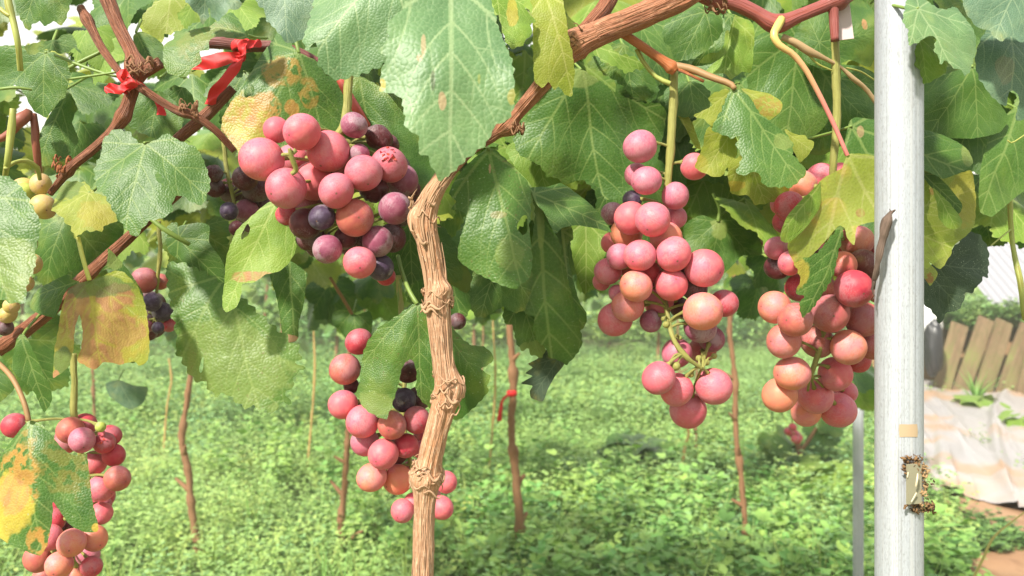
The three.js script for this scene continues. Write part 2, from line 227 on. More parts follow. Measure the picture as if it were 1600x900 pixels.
// ---- ordinary leaves that fill the canopy
const UNIT = [[0, 0], [0.06, 0.1], [-0.12, 0.28], [-0.22, 0.36], [-0.1, 0.62], [0.12, 0.72], [0.3, 0.62], [0.42, 0.56], [0.62, 0.62], [0.78, 0.55], [0.8, 0.38], [0.84, 0.3], [0.98, 0.24], [1.08, 0.08]];
const UNITO = [...UNIT.map(([u, v]) => [u, v]), ...UNIT.slice(1).reverse().map(([u, v]) => [u + 0.02, -v * 0.96])];
function unitLeaf(seed, o) {
  const r = rng(seed), pl = UNITO.map(([u, v]) => [u * (1 + (r() - 0.5) * 0.12), v * (1 + (r() - 0.5) * 0.14)]), { pts, tris } = meshPolygon(refine(pl, 0.026, 0.42, 0.1, seed), [], 0.06, seed), pos = [], uv = [], idx = [], ph = r() * 6;
  for (const [u, v] of pts) { const rad = Math.hypot(u, v), th = Math.atan2(v, u); const z = o.cup * v * v + o.bend * (u - 0.3) ** 2 - o.fold * Math.sqrt(v * v + 0.002) + o.wav * 0.06 * rad * rad * Math.sin(5 * th + ph); pos.push(v, -u, z); uv.push(v / USPAN + 0.5, u / USPAN + 0.35); }
  for (const [a, b, c] of tris) { const ar = (pts[b][0] - pts[a][0]) * (pts[c][1] - pts[a][1]) - (pts[b][1] - pts[a][1]) * (pts[c][0] - pts[a][0]); ar > 0 ? idx.push(a, b, c) : idx.push(a, c, b); }
  const g = new THREE.BufferGeometry(); g.setAttribute('position', new THREE.Float32BufferAttribute(pos, 3)); g.setAttribute('uv', new THREE.Float32BufferAttribute(uv, 2)); g.setIndex(idx); g.computeVertexNormals(); return g;
}
const ULEAF = [[5, { cup: -0.3, bend: -0.15, fold: 0, wav: 1 }], [6, { cup: 0.1, bend: -0.3, fold: 0.25, wav: 1.3 }], [7, { cup: -0.5, bend: 0.1, fold: 0.1, wav: 1.5 }], [8, { cup: -0.15, bend: -0.35, fold: -0.2, wav: 1.2 }], [9, { cup: -0.7, bend: -0.4, fold: 0.2, wav: 1 }]].map(([s, o]) => unitLeaf(s, o));
const UMAT = {};
for (const t of ['a', 'b', 'k', 'm', 'y', 'l', 'u']) UMAT[t] = [0, 1].map((k) => leafMat(t, leafColour(t, { y: 0.2 + 0.2 * k, s: 0.3 }, () => [0, 0], 40 + k), 40 + k));
const PETU = stemUnit();
function stemUnit() { const p = []; for (let i = 0; i <= 8; i++) { const t = i / 8; p.push({ p: V3(0.05 * t * t, 0.16 * t, -0.7 * t + 0.2 * t * (1 - t)), r: 0.013 }); } return tube(p, 6); }
function fill(parent, x, y, d, size, roll, rx, ry, type, label, pet = true) {   // size: midrib length in view pixels; x, y: middle of the blade
  const s = size * d / F, k = (R0() * 5) | 0, m = new THREE.Mesh(ULEAF[k], UMAT[type][(R0() * 2) | 0]); m.name = 'leaf'; m.castShadow = m.receiveShadow = true;
  m.rotation.set(rx, ry, roll, 'YXZ'); m.scale.setScalar(s); m.updateMatrix(); const off = V3(0, -0.42 * s, 0).applyEuler(m.rotation);
  m.position.copy(at(x, y, d)).sub(off).sub(parent.position); if (label) m.userData.label = label; parent.add(m);
  if (pet) { const q = new THREE.Mesh(PETU, PET.g); q.name = 'petiole'; q.castShadow = true; m.add(q); }
  return m;
}
// ------------------------------------------------------------------ ground, path and what stands far off
{
  const soil = tex(512, 512, (x, y) => { const n = nz(N1, x, y), m = nz(N2, x, y), f = nz(N3, x, y); return mixc(mixc([0.1, 0.13, 0.035], [0.13, 0.2, 0.05], n), [0.16, 0.1, 0.05], sstep(0.5, 0.72, m) * 0.7 + 0.2 * f * m); });
  soil.repeat.set(60, 60);
  const g = new THREE.PlaneGeometry(240, 240, 1, 1); g.rotateX(-Math.PI / 2); g.translate(0, 0, -60);
  tag(part('ground', g, std([1, 1, 1], 0.95, { map: soil }), null), null, null, null, 'structure');
  const pt = tex(512, 512, (x, y) => { const n = nz(N1, x, y), m = nz(N2, x * 2, y), f = nz(N3, x, y); return mixc(mixc([0.3, 0.15, 0.07], [0.42, 0.26, 0.15], n), [0.2, 0.1, 0.05], 0.5 * sstep(0.5, 0.8, m) + 0.25 * f); });
  const pg = new THREE.PlaneGeometry(1, 1, 90, 200), P = pg.attributes.position, U = pg.attributes.uv, Q = [[1352, 560], [2100, 560], [2400, 1010], [1500, 1010]].map(([x, y]) => { const d = EYE * F / (y - 450); return V3((x - 800) / F * d, 0, -d); });
  for (let i = 0; i < P.count; i++) { const u = U.getX(i), v = Math.pow(1 - U.getY(i), 0.6), p = Q[0].clone().lerp(Q[1], u).lerp(Q[3].clone().lerp(Q[2], u), v), e = Math.min(1, u * 14, (1 - u) * 14, v * 14, (1 - v) * 14); P.setXYZ(i, p.x, 0.004 + e * (0.015 + 0.06 * nzl(N2, p.x * 60 + 99, p.z * 60 + 700)), p.z); U.setXY(i, p.x * 0.4, p.z * 0.4); }
  pg.computeVertexNormals(); tag(part('path', pg, std([1, 1, 1], 0.95, { map: pt }), null), null, null, null, 'structure');
}
const dummy = new THREE.Object3D();
function instances(name, geo, mat, list, parent) { const m = new THREE.InstancedMesh(geo, mat, list.length); m.name = name; m.castShadow = m.receiveShadow = true; list.forEach(([p, ry, s, c, rx = 0, rz = 0], i) => { dummy.position.copy(p); dummy.rotation.set(rx, ry, rz, 'YXZ'); dummy.scale.setScalar(s); dummy.updateMatrix(); m.setMatrixAt(i, dummy.matrix); m.setColorAt(i, new THREE.Color().setRGB(...c)); }); (parent ?? scene).add(m); return m; }
function leaflet(pos, idx, p, dir, up, L, w) {   // small folded leaflet with a rounded tip
  const side = dir.clone().cross(up).normalize(), n = side.clone().cross(dir).normalize(), b = pos.length / 3;
  for (const [a, c, h] of [[0, 0, 0], [0.35, -0.5, 0.12], [0.35, 0.5, 0.12], [0.4, 0, 0], [0.78, -0.4, 0.06], [0.78, 0.4, 0.06], [1, 0, -0.1]]) { const q = p.clone().addScaledVector(dir, a * L).addScaledVector(side, c * w).addScaledVector(n, h * w); pos.push(q.x, q.y, q.z); }
  for (const t of [[0, 1, 3], [0, 3, 2], [1, 4, 3], [3, 5, 2], [3, 4, 6], [3, 6, 5]]) idx.push(...t.map((k) => k + b));
}
function clump(seed, n, hgt, spread, L) {
  const r = rng(seed), pos = [], idx = [];
  for (let i = 0; i < n; i++) { const a = r() * 6.28, lean = spread * Math.sqrt(r()), H = hgt * (0.4 + 0.75 * r() * r() + 0.1), top = V3(Math.cos(a) * lean, H, Math.sin(a) * lean);
    for (let k = 0; k < 4; k++) { const f = 0.45 + 0.18 * k, q = top.clone().multiplyScalar(f).add(V3((r() - 0.5) * 0.02, (r() - 0.5) * 0.01, (r() - 0.5) * 0.02)), a0 = r() * 6.28; for (let j = 0; j < 3; j++) { const b = a0 + (j - 1) * 0.95, dir = V3(Math.cos(b), -0.1 + 0.8 * r(), Math.sin(b)).normalize(); leaflet(pos, idx, q, dir, V3((r() - 0.5) * 0.5, 1, (r() - 0.5) * 0.5), L * (0.8 + 0.5 * r()), L * 0.62); } } }
  const g = new THREE.BufferGeometry(); g.setAttribute('position', new THREE.Float32BufferAttribute(pos, 3)); g.setIndex(idx); g.computeVertexNormals(); return g;
}
const bladeGeo = (n, L, w, seed, spread = 0.5) => { const r = rng(seed), pos = [], idx = []; for (let i = 0; i < n; i++) { const a = r() * 6.28, sp = spread * (0.3 + r()), l = L * (0.5 + 0.6 * r()), b = pos.length / 3, sx = -Math.sin(a), sz = Math.cos(a), m = 6; for (let k = 0; k <= m; k++) { const t = k / m, x = Math.cos(a) * sp * l * t * t, z = Math.sin(a) * sp * l * t * t, y = l * (t - 0.35 * sp * t * t), ww = w * (1 - t * 0.92) * (0.6 + 0.8 * t * (1 - t) * 2); pos.push(x - sx * ww, y, z - sz * ww, x, y - ww * 0.3, z, x + sx * ww, y, z + sz * ww); if (k) { const q = b + k * 3; idx.push(q - 3, q - 2, q, q - 2, q + 1, q, q - 2, q - 1, q + 1, q - 1, q + 2, q + 1); } } } const g = new THREE.BufferGeometry(); g.setAttribute('position', new THREE.Float32BufferAttribute(pos, 3)); g.setIndex(idx); g.computeVertexNormals(); return g; };
const green = (o = {}) => new THREE.MeshPhysicalMaterial({ color: 0xffffff, roughness: 0.6, transmission: 0.3, thickness: 0, side: THREE.DoubleSide, specularIntensity: 0.6, ...o });
const onPath = (x, z) => { const q = 800 + x / -z * F, y = 450 + EYE * F / -z; return y > 562 && q > 1358 + (y - 560) * 0.3 + 34 * (nzl(N2, x * 70, z * 70 + 3000) - 0.5) && !(q < 1490 && y > 815); };
{
  const r = rng(9), G = [0, 1, 2, 3].map((k) => clump(50 + k, 13, 0.14 + 0.04 * k, 0.1, 0.0165)), lists = [[], [], [], []];
  const tone = (x, z) => {  const n = nzl(N1, x * 28 + 200, z * 28 + 900), m = nzl(N2, x * 50 + 20, z * 50 + 900); return mixc(mixc([0.22, 0.43, 0.12], [0.41, 0.57, 0.16], n), mixc([0.6, 0.64, 0.16], [0.22, 0.47, 0.26], r()), 0.55 * r() + (m > 0.66 ? 0.3 : 0)); };
  const put = (x, z, s) => { if (onPath(x, z)) { if (r() > 0.03) return; } const k = (r() * 4) | 0; lists[k].push([V3(x, -0.005, z), r() * 6.28, s * (0.8 + 0.5 * r()), tone(x, z), (r() - 0.5) * 0.3, (r() - 0.5) * 0.3]); };
  for (let z = -2.6; z > -6.5; z -= 0.085) for (let x = -0.75 * -z - 0.3; x < 0.72 * -z + 0.3; x += 0.085) { const gap = nzl(N2, x * 60 + 400, z * 60 + 2000); if (gap < 0.36 && r() < 0.75) continue; put(x + (r() - 0.5) * 0.08, z + (r() - 0.5) * 0.08, 0.8 + 0.6 * nzl(N1, x * 40, z * 40 + 2000)); }
  for (let z = -6.5; z > -14; z -= 0.12) for (let x = -0.72 * -z; x < 0.72 * -z; x += 0.12) put(x + (r() - 0.5) * 0.14, z + (r() - 0.5) * 0.14, 1.2 + 0.6 * nzl(N1, x * 40, z * 40 + 2000));
  for (let z = -14; z > -45; z -= 0.5) for (let x = -0.72 * -z; x < 0.72 * -z; x += 0.5) put(x + (r() - 0.5) * 0.5, z + (r() - 0.5) * 0.5, 4.5 + 2 * r());
  const cover = new THREE.Group(); cover.name = 'ground_cover'; scene.add(cover); tag(cover, 'bright green low clover-like plants covering the vineyard floor', 'ground cover', null, 'stuff');
  lists.forEach((l, k) => instances('foliage', G[k], green(), l, cover));
  const BR = [0, 1, 2].map((k) => clump(150 + k, 4, 0.2 + 0.05 * k, 0.12, 0.042)), BL = [[], [], []], GB = [0, 1].map((k) => bladeGeo(9, 0.26, 0.004, 160 + k, 0.7)), GL = [[], []];
  for (let i = 0; i < 1500; i++) { const z = -2.9 - 9 * r() * r(), x = (r() - 0.5) * 1.42 * -z; if (onPath(x, z) || nzl(N1, x * 45 + 60, z * 45 + 2500) < 0.45) continue; BL[i % 3].push([V3(x, 0, z), r() * 6.28, 0.7 + 0.6 * r(), mixc([0.18, 0.4, 0.1], [0.38, 0.54, 0.13], r()), (r() - 0.5) * 0.4, (r() - 0.5) * 0.4]); }
  for (let i = 0; i < 1100; i++) { const z = -2.9 - 10 * r() * r(), x = (r() - 0.5) * 1.42 * -z; if (onPath(x, z) || nzl(N1, x * 45 + 300, z * 45 + 2900) < 0.5) continue; GL[i % 2].push([V3(x, 0, z), r() * 6.28, 0.6 + 0.8 * r(), mixc([0.18, 0.38, 0.08], [0.42, 0.5, 0.14], r()), 0, 0]); }
  BL.forEach((l, k) => instances('foliage', BR[k], green(), l, cover)); GL.forEach((l, k) => instances('grass_blades', GB[k], green(), l, cover));
}
const onGround = (x, y) => at(x, y, EYE * F / (y - 450));
// grass tufts and broad-leaved weeds standing up out of the cover
for (const [x, y, L, n, label] of [[752, 725, 0.3, 26, 'tall thin grass tuft left of the red-tied vine stem'], [716, 690, 0.22, 14, 'small grass tuft just right of the central trunk'], [345, 862, 0.2, 18, 'grass tuft at the foot of the kinked left vine stem'], [1525, 645, 0.5, 40, 'bright green weed tuft below the wooden planks']]) {
  const p = onGround(x, y), b = base('grass_tuft', label, 'grass tuft', null, p), m = new THREE.Mesh(bladeGeo(n, L, L * 0.03, x, 0.6), green({ color: new THREE.Color().setRGB(0.16, 0.33, 0.06) })); m.name = 'blades'; m.castShadow = m.receiveShadow = true; b.add(m); }
{
  const weed = (x, y, size, n, c, label, lift = 0.12) => { const p = onGround(x, y), b = base('broad_leaved_weed', label, 'weed', null, p), r = rng(x), s = size;
    for (let k = 0; k < n; k++) { const a = r() * 6.28, m = new THREE.Mesh(ULEAF[(r() * 5) | 0], c); m.name = 'leaf'; m.castShadow = m.receiveShadow = true; m.rotation.set(-0.9 - 0.6 * r(), a, 0, 'YXZ'); m.scale.setScalar(s * (0.6 + 0.6 * r())); m.position.set(Math.sin(a) * s * 0.4 * r(), lift * (0.6 + 0.7 * r()), Math.cos(a) * s * 0.4 * r()); b.add(m); const q = part('stalk', tube([{ p: p.clone(), r: 0.004 }, { p: p.clone().add(m.position).multiplyScalar(0.5).add(p.clone().multiplyScalar(0.5)).add(V3(0, 0.01, 0)), r: 0.003 }, { p: p.clone().add(m.position), r: 0.0025 }], 5), PET.g, b); } };
  const wm = UMAT.l[0], wd = UMAT.m[0];
  weed(1000, 745, 0.26, 9, wd, 'large-leaved weed spreading low left of the thin right stem', 0.2); weed(935, 760, 0.24, 6, wd, 'broad green weed with one leaf turned edge-on', 0.16); weed(1080, 720, 0.22, 8, wm, 'broad-leaved weed close behind the right hand bunch tip');
  weed(1255, 760, 0.3, 9, wd, 'bushy weed under the small dark vine near the thin post', 0.22); weed(1310, 790, 0.26, 8, wm, 'leafy weed hugging the foot of the thin steel post', 0.2); weed(1590, 690, 0.26, 6, wm, 'glossy weed at the right edge beside the plastic sheet', 0.2); weed(1545, 655, 0.3, 7, wm, 'light green weed in front of the leaning planks', 0.22); weed(1380, 850, 0.2, 7, wm, 'leafy weed behind the near steel post', 0.12);
}
{ // feathery plants lying along the lower edge of the sheet
  const r = rng(5), g = clump(77, 14, 0.1, 0.13, 0.022), l = []; for (let i = 0; i < 46; i++) { const x = 1440 + 145 * r(), y = 812 + 48 * Math.sqrt(r()) + (x - 1440) * 0.1; l.push([onGround(x, y), r() * 6, 0.8 + 0.5 * r(), mixc([0.12, 0.24, 0.06], [0.2, 0.32, 0.08], r())]); }
  const c = new THREE.Group(); c.name = 'ground_cover_001'; scene.add(c); tag(c, 'fine feathery green plants along the lower edge of the plastic sheet', 'ground cover', null, 'stuff'); instances('foliage', g, green(), l, c);
}
{ // crumpled film on the bed
  const C = [onGround(1350, 604), onGround(1660, 604), onGround(1760, 846), onGround(1440, 792)], nx = 110, ny = 130, g = new THREE.PlaneGeometry(1, 1, nx, ny), P = g.attributes.position, U = g.attributes.uv;
  for (let i = 0; i < P.count; i++) { const u = U.getX(i), v = 1 - U.getY(i), a = C[0].clone().lerp(C[1], u), b = C[3].clone().lerp(C[2], u), p = a.lerp(b, v); const e = Math.min(u, 1 - u, v, 1 - v), w = nzl(N1, p.x * 90 + p.z * 30, p.z * 60 + 999), f = Math.abs(nzl(N2, p.x * 40 - p.z * 75, p.z * 26 + 1500) - 0.5);
    const r1 = Math.abs(nzl(N2, u * 150 + v * 60 + 40, v * 34 + 900) - 0.5), r2 = Math.abs(nzl(N2, u * 260 - v * 90 + 400, v * 60 + 300) - 0.5);
    P.setXYZ(i, p.x + 0.16 * (nzl(N1, v * 300, 40) - 0.5), 0.09 + 0.14 * 0.6 * nzl(N1, u * 160, v * 120 + 50) + 0.045 * sstep(0.16, 0, r1) + 0.022 * sstep(0.12, 0, r2) + 0.012 * nzl(N2, u * 700, v * 900) + 0.06 * sstep(0, 0.06, e) - 0.06, p.z + 0.5 * (nzl(N2, u * 200, 10) - 0.5) * sstep(0.7, 1, v)); U.setXY(i, p.x, p.z); }
  g.computeVertexNormals();
  const t = tex(512, 512, (x, y) => { const n = nz(N1, x, y), m = nz(N2, x + y * 0.4, y * 0.6), f = nz(N3, x, y); let c = mixc([0.36, 0.335, 0.33], [0.43, 0.39, 0.375], n); c = mixc(c, [0.46, 0.27, 0.15], 0.8 * sstep(0.48, 0.75, m * 0.5 + n * 0.5)); return mixc(c, [0.3, 0.2, 0.13], 0.4 * sstep(0.75, 0.9, f) * sstep(0.55, 0.7, n)); }); t.repeat.set(0.3, 0.42);
  const m = part('plastic_sheet', g, std([1, 1, 1], 0.38, { map: t, side: THREE.DoubleSide }), null); tag(m, 'pale crumpled plastic sheet stained with orange soil lying on the bed', 'plastic sheet');
}
// ---- leaning planks, corrugated panels and bags behind the path
{
  const wood = [0, 1, 2].map((k) => tex(128, 512, (x, y) => { const a = nz(N2, x * 3 + k * 90, y * 0.25 + k * 50), b = nz(N4, x * 2 + k * 40, y * 0.2), c = nz(N1, x + k * 100, y); return mixc(mixc([0.13, 0.078, 0.04], [0.24, 0.16, 0.09], a), mixc([0.07, 0.045, 0.025], [0.17, 0.2, 0.05], c), 0.6 * sstep(0.45, 0.7, b) + 0.5 * c * c); }));
  const o = base('leaning_planks', 'row of weathered brown wooden planks leaning beside the path', 'plank fence', null, at(1500, 615, 8.6)), r = rng(4), mats = wood.map((t) => std([1, 1, 1], 0.85, { map: t }));
  for (let k = 0; k < 13; k++) { const x = 4.6 + k * 0.2, z = -8.75 + k * 0.05 + r() * 0.03, w = 0.155 + 0.05 * r(), h = 0.92 + 0.14 * r(), s = new THREE.Shape(); const n = 7; for (let i = 0; i <= n; i++) { const a = i / n * Math.PI, X = -Math.cos(a) * w / 2, Y = Math.sin(a) * 0.075; i ? s.lineTo(X, Y) : s.moveTo(X, Y); } s.closePath();
    const g = new THREE.ExtrudeGeometry(s, { depth: h, steps: 6, bevelEnabled: true, bevelSize: 0.008, bevelThickness: 0.008, bevelSegments: 1 }); g.rotateX(-Math.PI / 2); const P = g.attributes.position; for (let i = 0; i < P.count; i++) { const y = P.getY(i); P.setX(i, P.getX(i) + (nzl(N2, y * 60 + k * 50, 7) - 0.5) * 0.03); } g.computeVertexNormals(); const uvs = g.attributes.uv; for (let i = 0; i < uvs.count; i++) uvs.setXY(i, P.getX(i) * 3 + k * 0.37, P.getY(i) * 0.9);
    const m = new THREE.Mesh(g, mats[k % 3]); m.name = 'plank'; m.castShadow = m.receiveShadow = true; m.position.set(x, -0.02, z).sub(o.position); m.rotation.set(-0.22, 0.15 * (r() - 0.5), -0.36 - 0.12 * r()); o.add(m); }
  // earth bank behind the planks, its weeds
  const bg = new THREE.SphereGeometry(1, 48, 20, 0, 6.2832, 0, 1.5708); bg.scale(2.6, 0.88, 1.1); const P = bg.attributes.position; for (let i = 0; i < P.count; i++) P.setXYZ(i, P.getX(i) + 6.6, P.getY(i) * (0.9 + 0.25 * nzl(N2, P.getX(i) * 90, P.getZ(i) * 90)), P.getZ(i) - 10.1); bg.computeVertexNormals();
  tag(part('earth_bank', bg, std([0.2, 0.12, 0.06], 0.95), null), null, null, null, 'structure');
  const l = [], cg = clump(88, 12, 0.16, 0.14, 0.03); for (let i = 0; i < 300; i++) { const x = 4.3 + 3.6 * r(); l.push([V3(x, 0.7 + 0.16 * r(), -9.15 - 0.6 * r()), r() * 6, 1 + 0.8 * r(), mixc([0.12, 0.27, 0.06], [0.25, 0.36, 0.08], r())]); }
  const c = new THREE.Group(); c.name = 'weeds'; scene.add(c); tag(c, 'green weeds growing along the top of the wooden planks', 'weeds', null, 'stuff'); instances('foliage', cg, green(), l, c);
  const corr = (W0, H0) => { const nx = 260, g = new THREE.PlaneGeometry(W0, H0, nx, 4), P = g.attributes.position; for (let i = 0; i < P.count; i++) P.setZ(i, 0.02 * Math.sin(P.getX(i) / 0.09 * 6.283)); g.computeVertexNormals(); return g; };
  const sm = std([0.33, 0.33, 0.37], 0.6, { side: THREE.DoubleSide }), cs = (x, y, d, w, h, rx, ry, rz, label) => { const m = new THREE.Mesh(corr(w, h), sm); m.name = numbered('corrugated_sheet'); m.position.copy(at(x, y, d)); m.rotation.set(rx, ry, rz, 'YXZ'); m.castShadow = m.receiveShadow = true; scene.add(m); tag(m, label, 'corrugated sheet'); };
  cs(1600, 412, 10.8, 1.35, 0.95, -0.5, -0.35, 0.5, 'white corrugated roofing sheet leaning on the bank behind the weeds'); cs(1690, 395, 11.4, 1.6, 1.0, -0.5, -0.2, 0.3, 'second corrugated sheet just behind the first and mostly hidden');
  const bag = (name, pts, c, label, cat, rough) => { const g = new THREE.SphereGeometry(1, 32, 24), P = g.attributes.position, [x, y, d, w, h] = pts, p = at(x, y, d); for (let i = 0; i < P.count; i++) { const q = V3(P.getX(i), P.getY(i), P.getZ(i)), k = 0.85 + 0.35 * nzl(N2, q.x * 70 + q.y * 90 + 300, q.z * 70 + 300); P.setXYZ(i, p.x + q.x * k * w, Math.max(0, p.y + q.y * k * h), p.z + q.z * k * w); } g.computeVertexNormals(); tag(part(name, g, std(c, rough), null), label, cat); };
  bag('black_sack', [1458, 545, 8.6, 0.1, 0.3], [0.02, 0.02, 0.025], 'black plastic sack standing at the left end of the planks', 'sack', 0.4); bag('white_sack', [1446, 500, 8.8, 0.17, 0.24], [0.7, 0.7, 0.7], 'white plastic sack heaped above the black sack', 'sack', 0.5);
}
{ // dry stalk crossing the lower right corner
  const d = 2.1; const m = part('grass_stalk', stemGeo([[1515, 915, d, 5], [1535, 875, d, 4.5], [1552, 840, d, 4], [1575, 820, d, 3], [1612, 792, d, 2]], 6, 0.0001, 0.02), std([0.42, 0.36, 0.1], 0.6), null); tag(m, 'single thin dry grass stalk slanting across the lower right corner', 'grass stalk'); }

// ---- vines further down the rows
const barkT = tex(512, 512, (x, y) => { const a = nz(N2, x * 2.0, y * 0.35), b = nz(N3, x * 2.5, y * 0.3 + 100), c = nz(N1, x, y), f = nz(N4, x * 1.7, y * 0.35); let q = mixc([0.33, 0.145, 0.07], [0.6, 0.36, 0.215], clamp(0.1 + 0.6 * a + 0.7 * (b - 0.4))); q = mixc(q, [0.17, 0.07, 0.03], 0.85 * sstep(0.55, 0.72, b) * sstep(0.3, 0.5, f)); q = mixc(q, [0.5, 0.2, 0.07], 0.6 * sstep(0.5, 0.75, c) * (1 - a)); return mixc(q, [0.78, 0.6, 0.42], 0.8 * sstep(0.62, 0.8, f) * a); });
const barkB = tex(512, 512, (x, y) => 0.5 * nz(N2, x * 2.0, y * 0.35) + 0.5 * nz(N3, x * 1.5, y * 0.22 + 100), true);
const BARK = std([1, 1, 1], 0.75, { map: barkT, bumpMap: barkB, bumpScale: 0.003 });
const BARKR = std([0.5, 0.3, 0.22], 0.65, { map: barkT, bumpMap: barkB, bumpScale: 0.0025 });
const FARBARK = std([0.23, 0.115, 0.056], 0.85);
const BARKM = std([0.72, 0.52, 0.44], 0.7, { map: barkT, bumpMap: barkB, bumpScale: 0.003 });
const vineLeafGeo = (() => { const o = UNITO.filter((_, i) => i % 2 === 0 || i < 2), pos = [0, -0.4, 0.05], idx = []; for (const [u, v] of o) pos.push(v, -u, -0.45 * v * v - 0.2 * (u - 0.4) ** 2); for (let i = 1; i <= o.length; i++) idx.push(0, i % o.length + 1, i); const g = new THREE.BufferGeometry(); g.setAttribute('position', new THREE.Float32BufferAttribute(pos, 3)); g.setIndex(idx); g.computeVertexNormals(); return g; })();
const farLeafMat = green({ roughness: 0.5, transmission: 0.35 });
function crown(o, c, half, n, seed, s = 0.13) { const r = rng(seed), l = []; for (let i = 0; i < n; i++) { const p = V3(c.x + (r() + r() - 1) * half[0], c.y + (r() - 0.5) * 2 * half[1] * (0.6 + 0.4 * r()), c.z + (r() + r() - 1) * half[2]).sub(o.position); l.push([p, (r() - 0.5) * 3.4 + (r() < 0.3 ? 3.1 : 0), s * (0.6 + 0.7 * r()), mixc(mixc([0.06, 0.15, 0.03], [0.16, 0.29, 0.05], r()), [0.34, 0.38, 0.07], r() < 0.25 ? 0.8 : 0), -0.2 - r() * 1.0, (r() - 0.5) * 1.4]); } const m = instances('foliage', vineLeafGeo, farLeafMat, l, o); m.userData.kind = 'stuff'; return m; }
function farVine(pts, label, seed, n = 120, half = [0.75, 0.3, 0.5], cy = 1.72) {
  const r = rng(seed), f = pts[0], g0 = onGroundAt(f[0], f[2]), o = base('grapevine', label, 'grapevine', 'grapevines in the rows behind', g0), top = pts[pts.length - 1], k = V3(0, 0, 0).copy(at(top[0], top[1], top[2]));
  part('trunk', tube(smoothPath(pts.map(([x, y, d, w]) => [x, y, d, w * 0.74]), 90), 9, (th, s) => (nzl(N2, th * 81 + seed * 40, s * 1500) - 0.5) * 0.013 + 0.007 * Math.max(0, Math.sin(s * 19 + seed)) ** 8), FARBARK, o);
  for (const sd of [-1, 1]) part('cane', tube([0, 1, 2, 3, 4].map((i) => ({ p: k.clone().add(V3(sd * 0.2 * i, 0.06 * i - 0.01 * i * i + 0.02 * r(), -0.06 * i * r())), r: 0.012 - 0.0016 * i })), 7), FARBARK, o);
  const sp = smoothPath(pts, 90); for (let q = 0; q < 4; q++) { const b = sp[12 + q * 13 + ((r() * 9) | 0)], a = r() * 6.28, L = 0.03 + 0.07 * r(), e = V3(Math.cos(a), 0.6, Math.sin(a) * 0.5); part('spur', tube([0, 1, 2, 3].map((i) => ({ p: b.p.clone().addScaledVector(e, L * i / 3 + (i === 2 ? 0.004 : 0)), r: b.r * (0.75 - 0.16 * i) })), 6), FARBARK, o); }
  crown(o, V3(k.x, cy, k.z - 0.15), half, n, seed); return o;
}
function onGroundAt(x, d) { const p = at(x, 450, d); p.y = 0; return p; }
const up = (x, d, y = 1.62) => [x, 450 - (y - EYE) * F / d, d, 9];
farVine([[337, 905, 3.5, 20], [312, 862, 3.5, 17], [300, 800, 3.5, 13], [294, 735, 3.5, 14], [284, 690, 3.5, 12], [291, 635, 3.5, 11], [299, 570, 3.5, 10], [302, 420, 3.5, 10], up(310, 3.5)], 'thin kinked brown vine stem below the large speckled left leaf', 1, 50);
farVine([[560, 912, 3.55, 18], [546, 880, 3.55, 14], [533, 835, 3.55, 14], [538, 760, 3.55, 12], [543, 690, 3.55, 10], [546, 560, 3.55, 9], up(540, 3.55)], 'thin brown vine stem left of the central trunk', 2, 50);
farVine([[806, 915, 3.45, 22], [812, 840, 3.45, 18], [807, 750, 3.45, 17], [799, 680, 3.45, 14], [802, 600, 3.45, 15], [797, 515, 3.45, 13], [795, 430, 3.45, 12], up(800, 3.45)], 'reddish vine stem with a red ribbon tied round it', 3, 45);
farVine([[1169, 912, 3.5, 14], [1166, 850, 3.5, 12], [1158, 745, 3.5, 11], [1150, 680, 3.5, 11], [1148, 590, 3.5, 10], [1140, 510, 3.5, 10], [1147, 430, 3.5, 10], up(1140, 3.5)], 'slender dark brown vine stem right of the longest pink bunch', 4, 60);
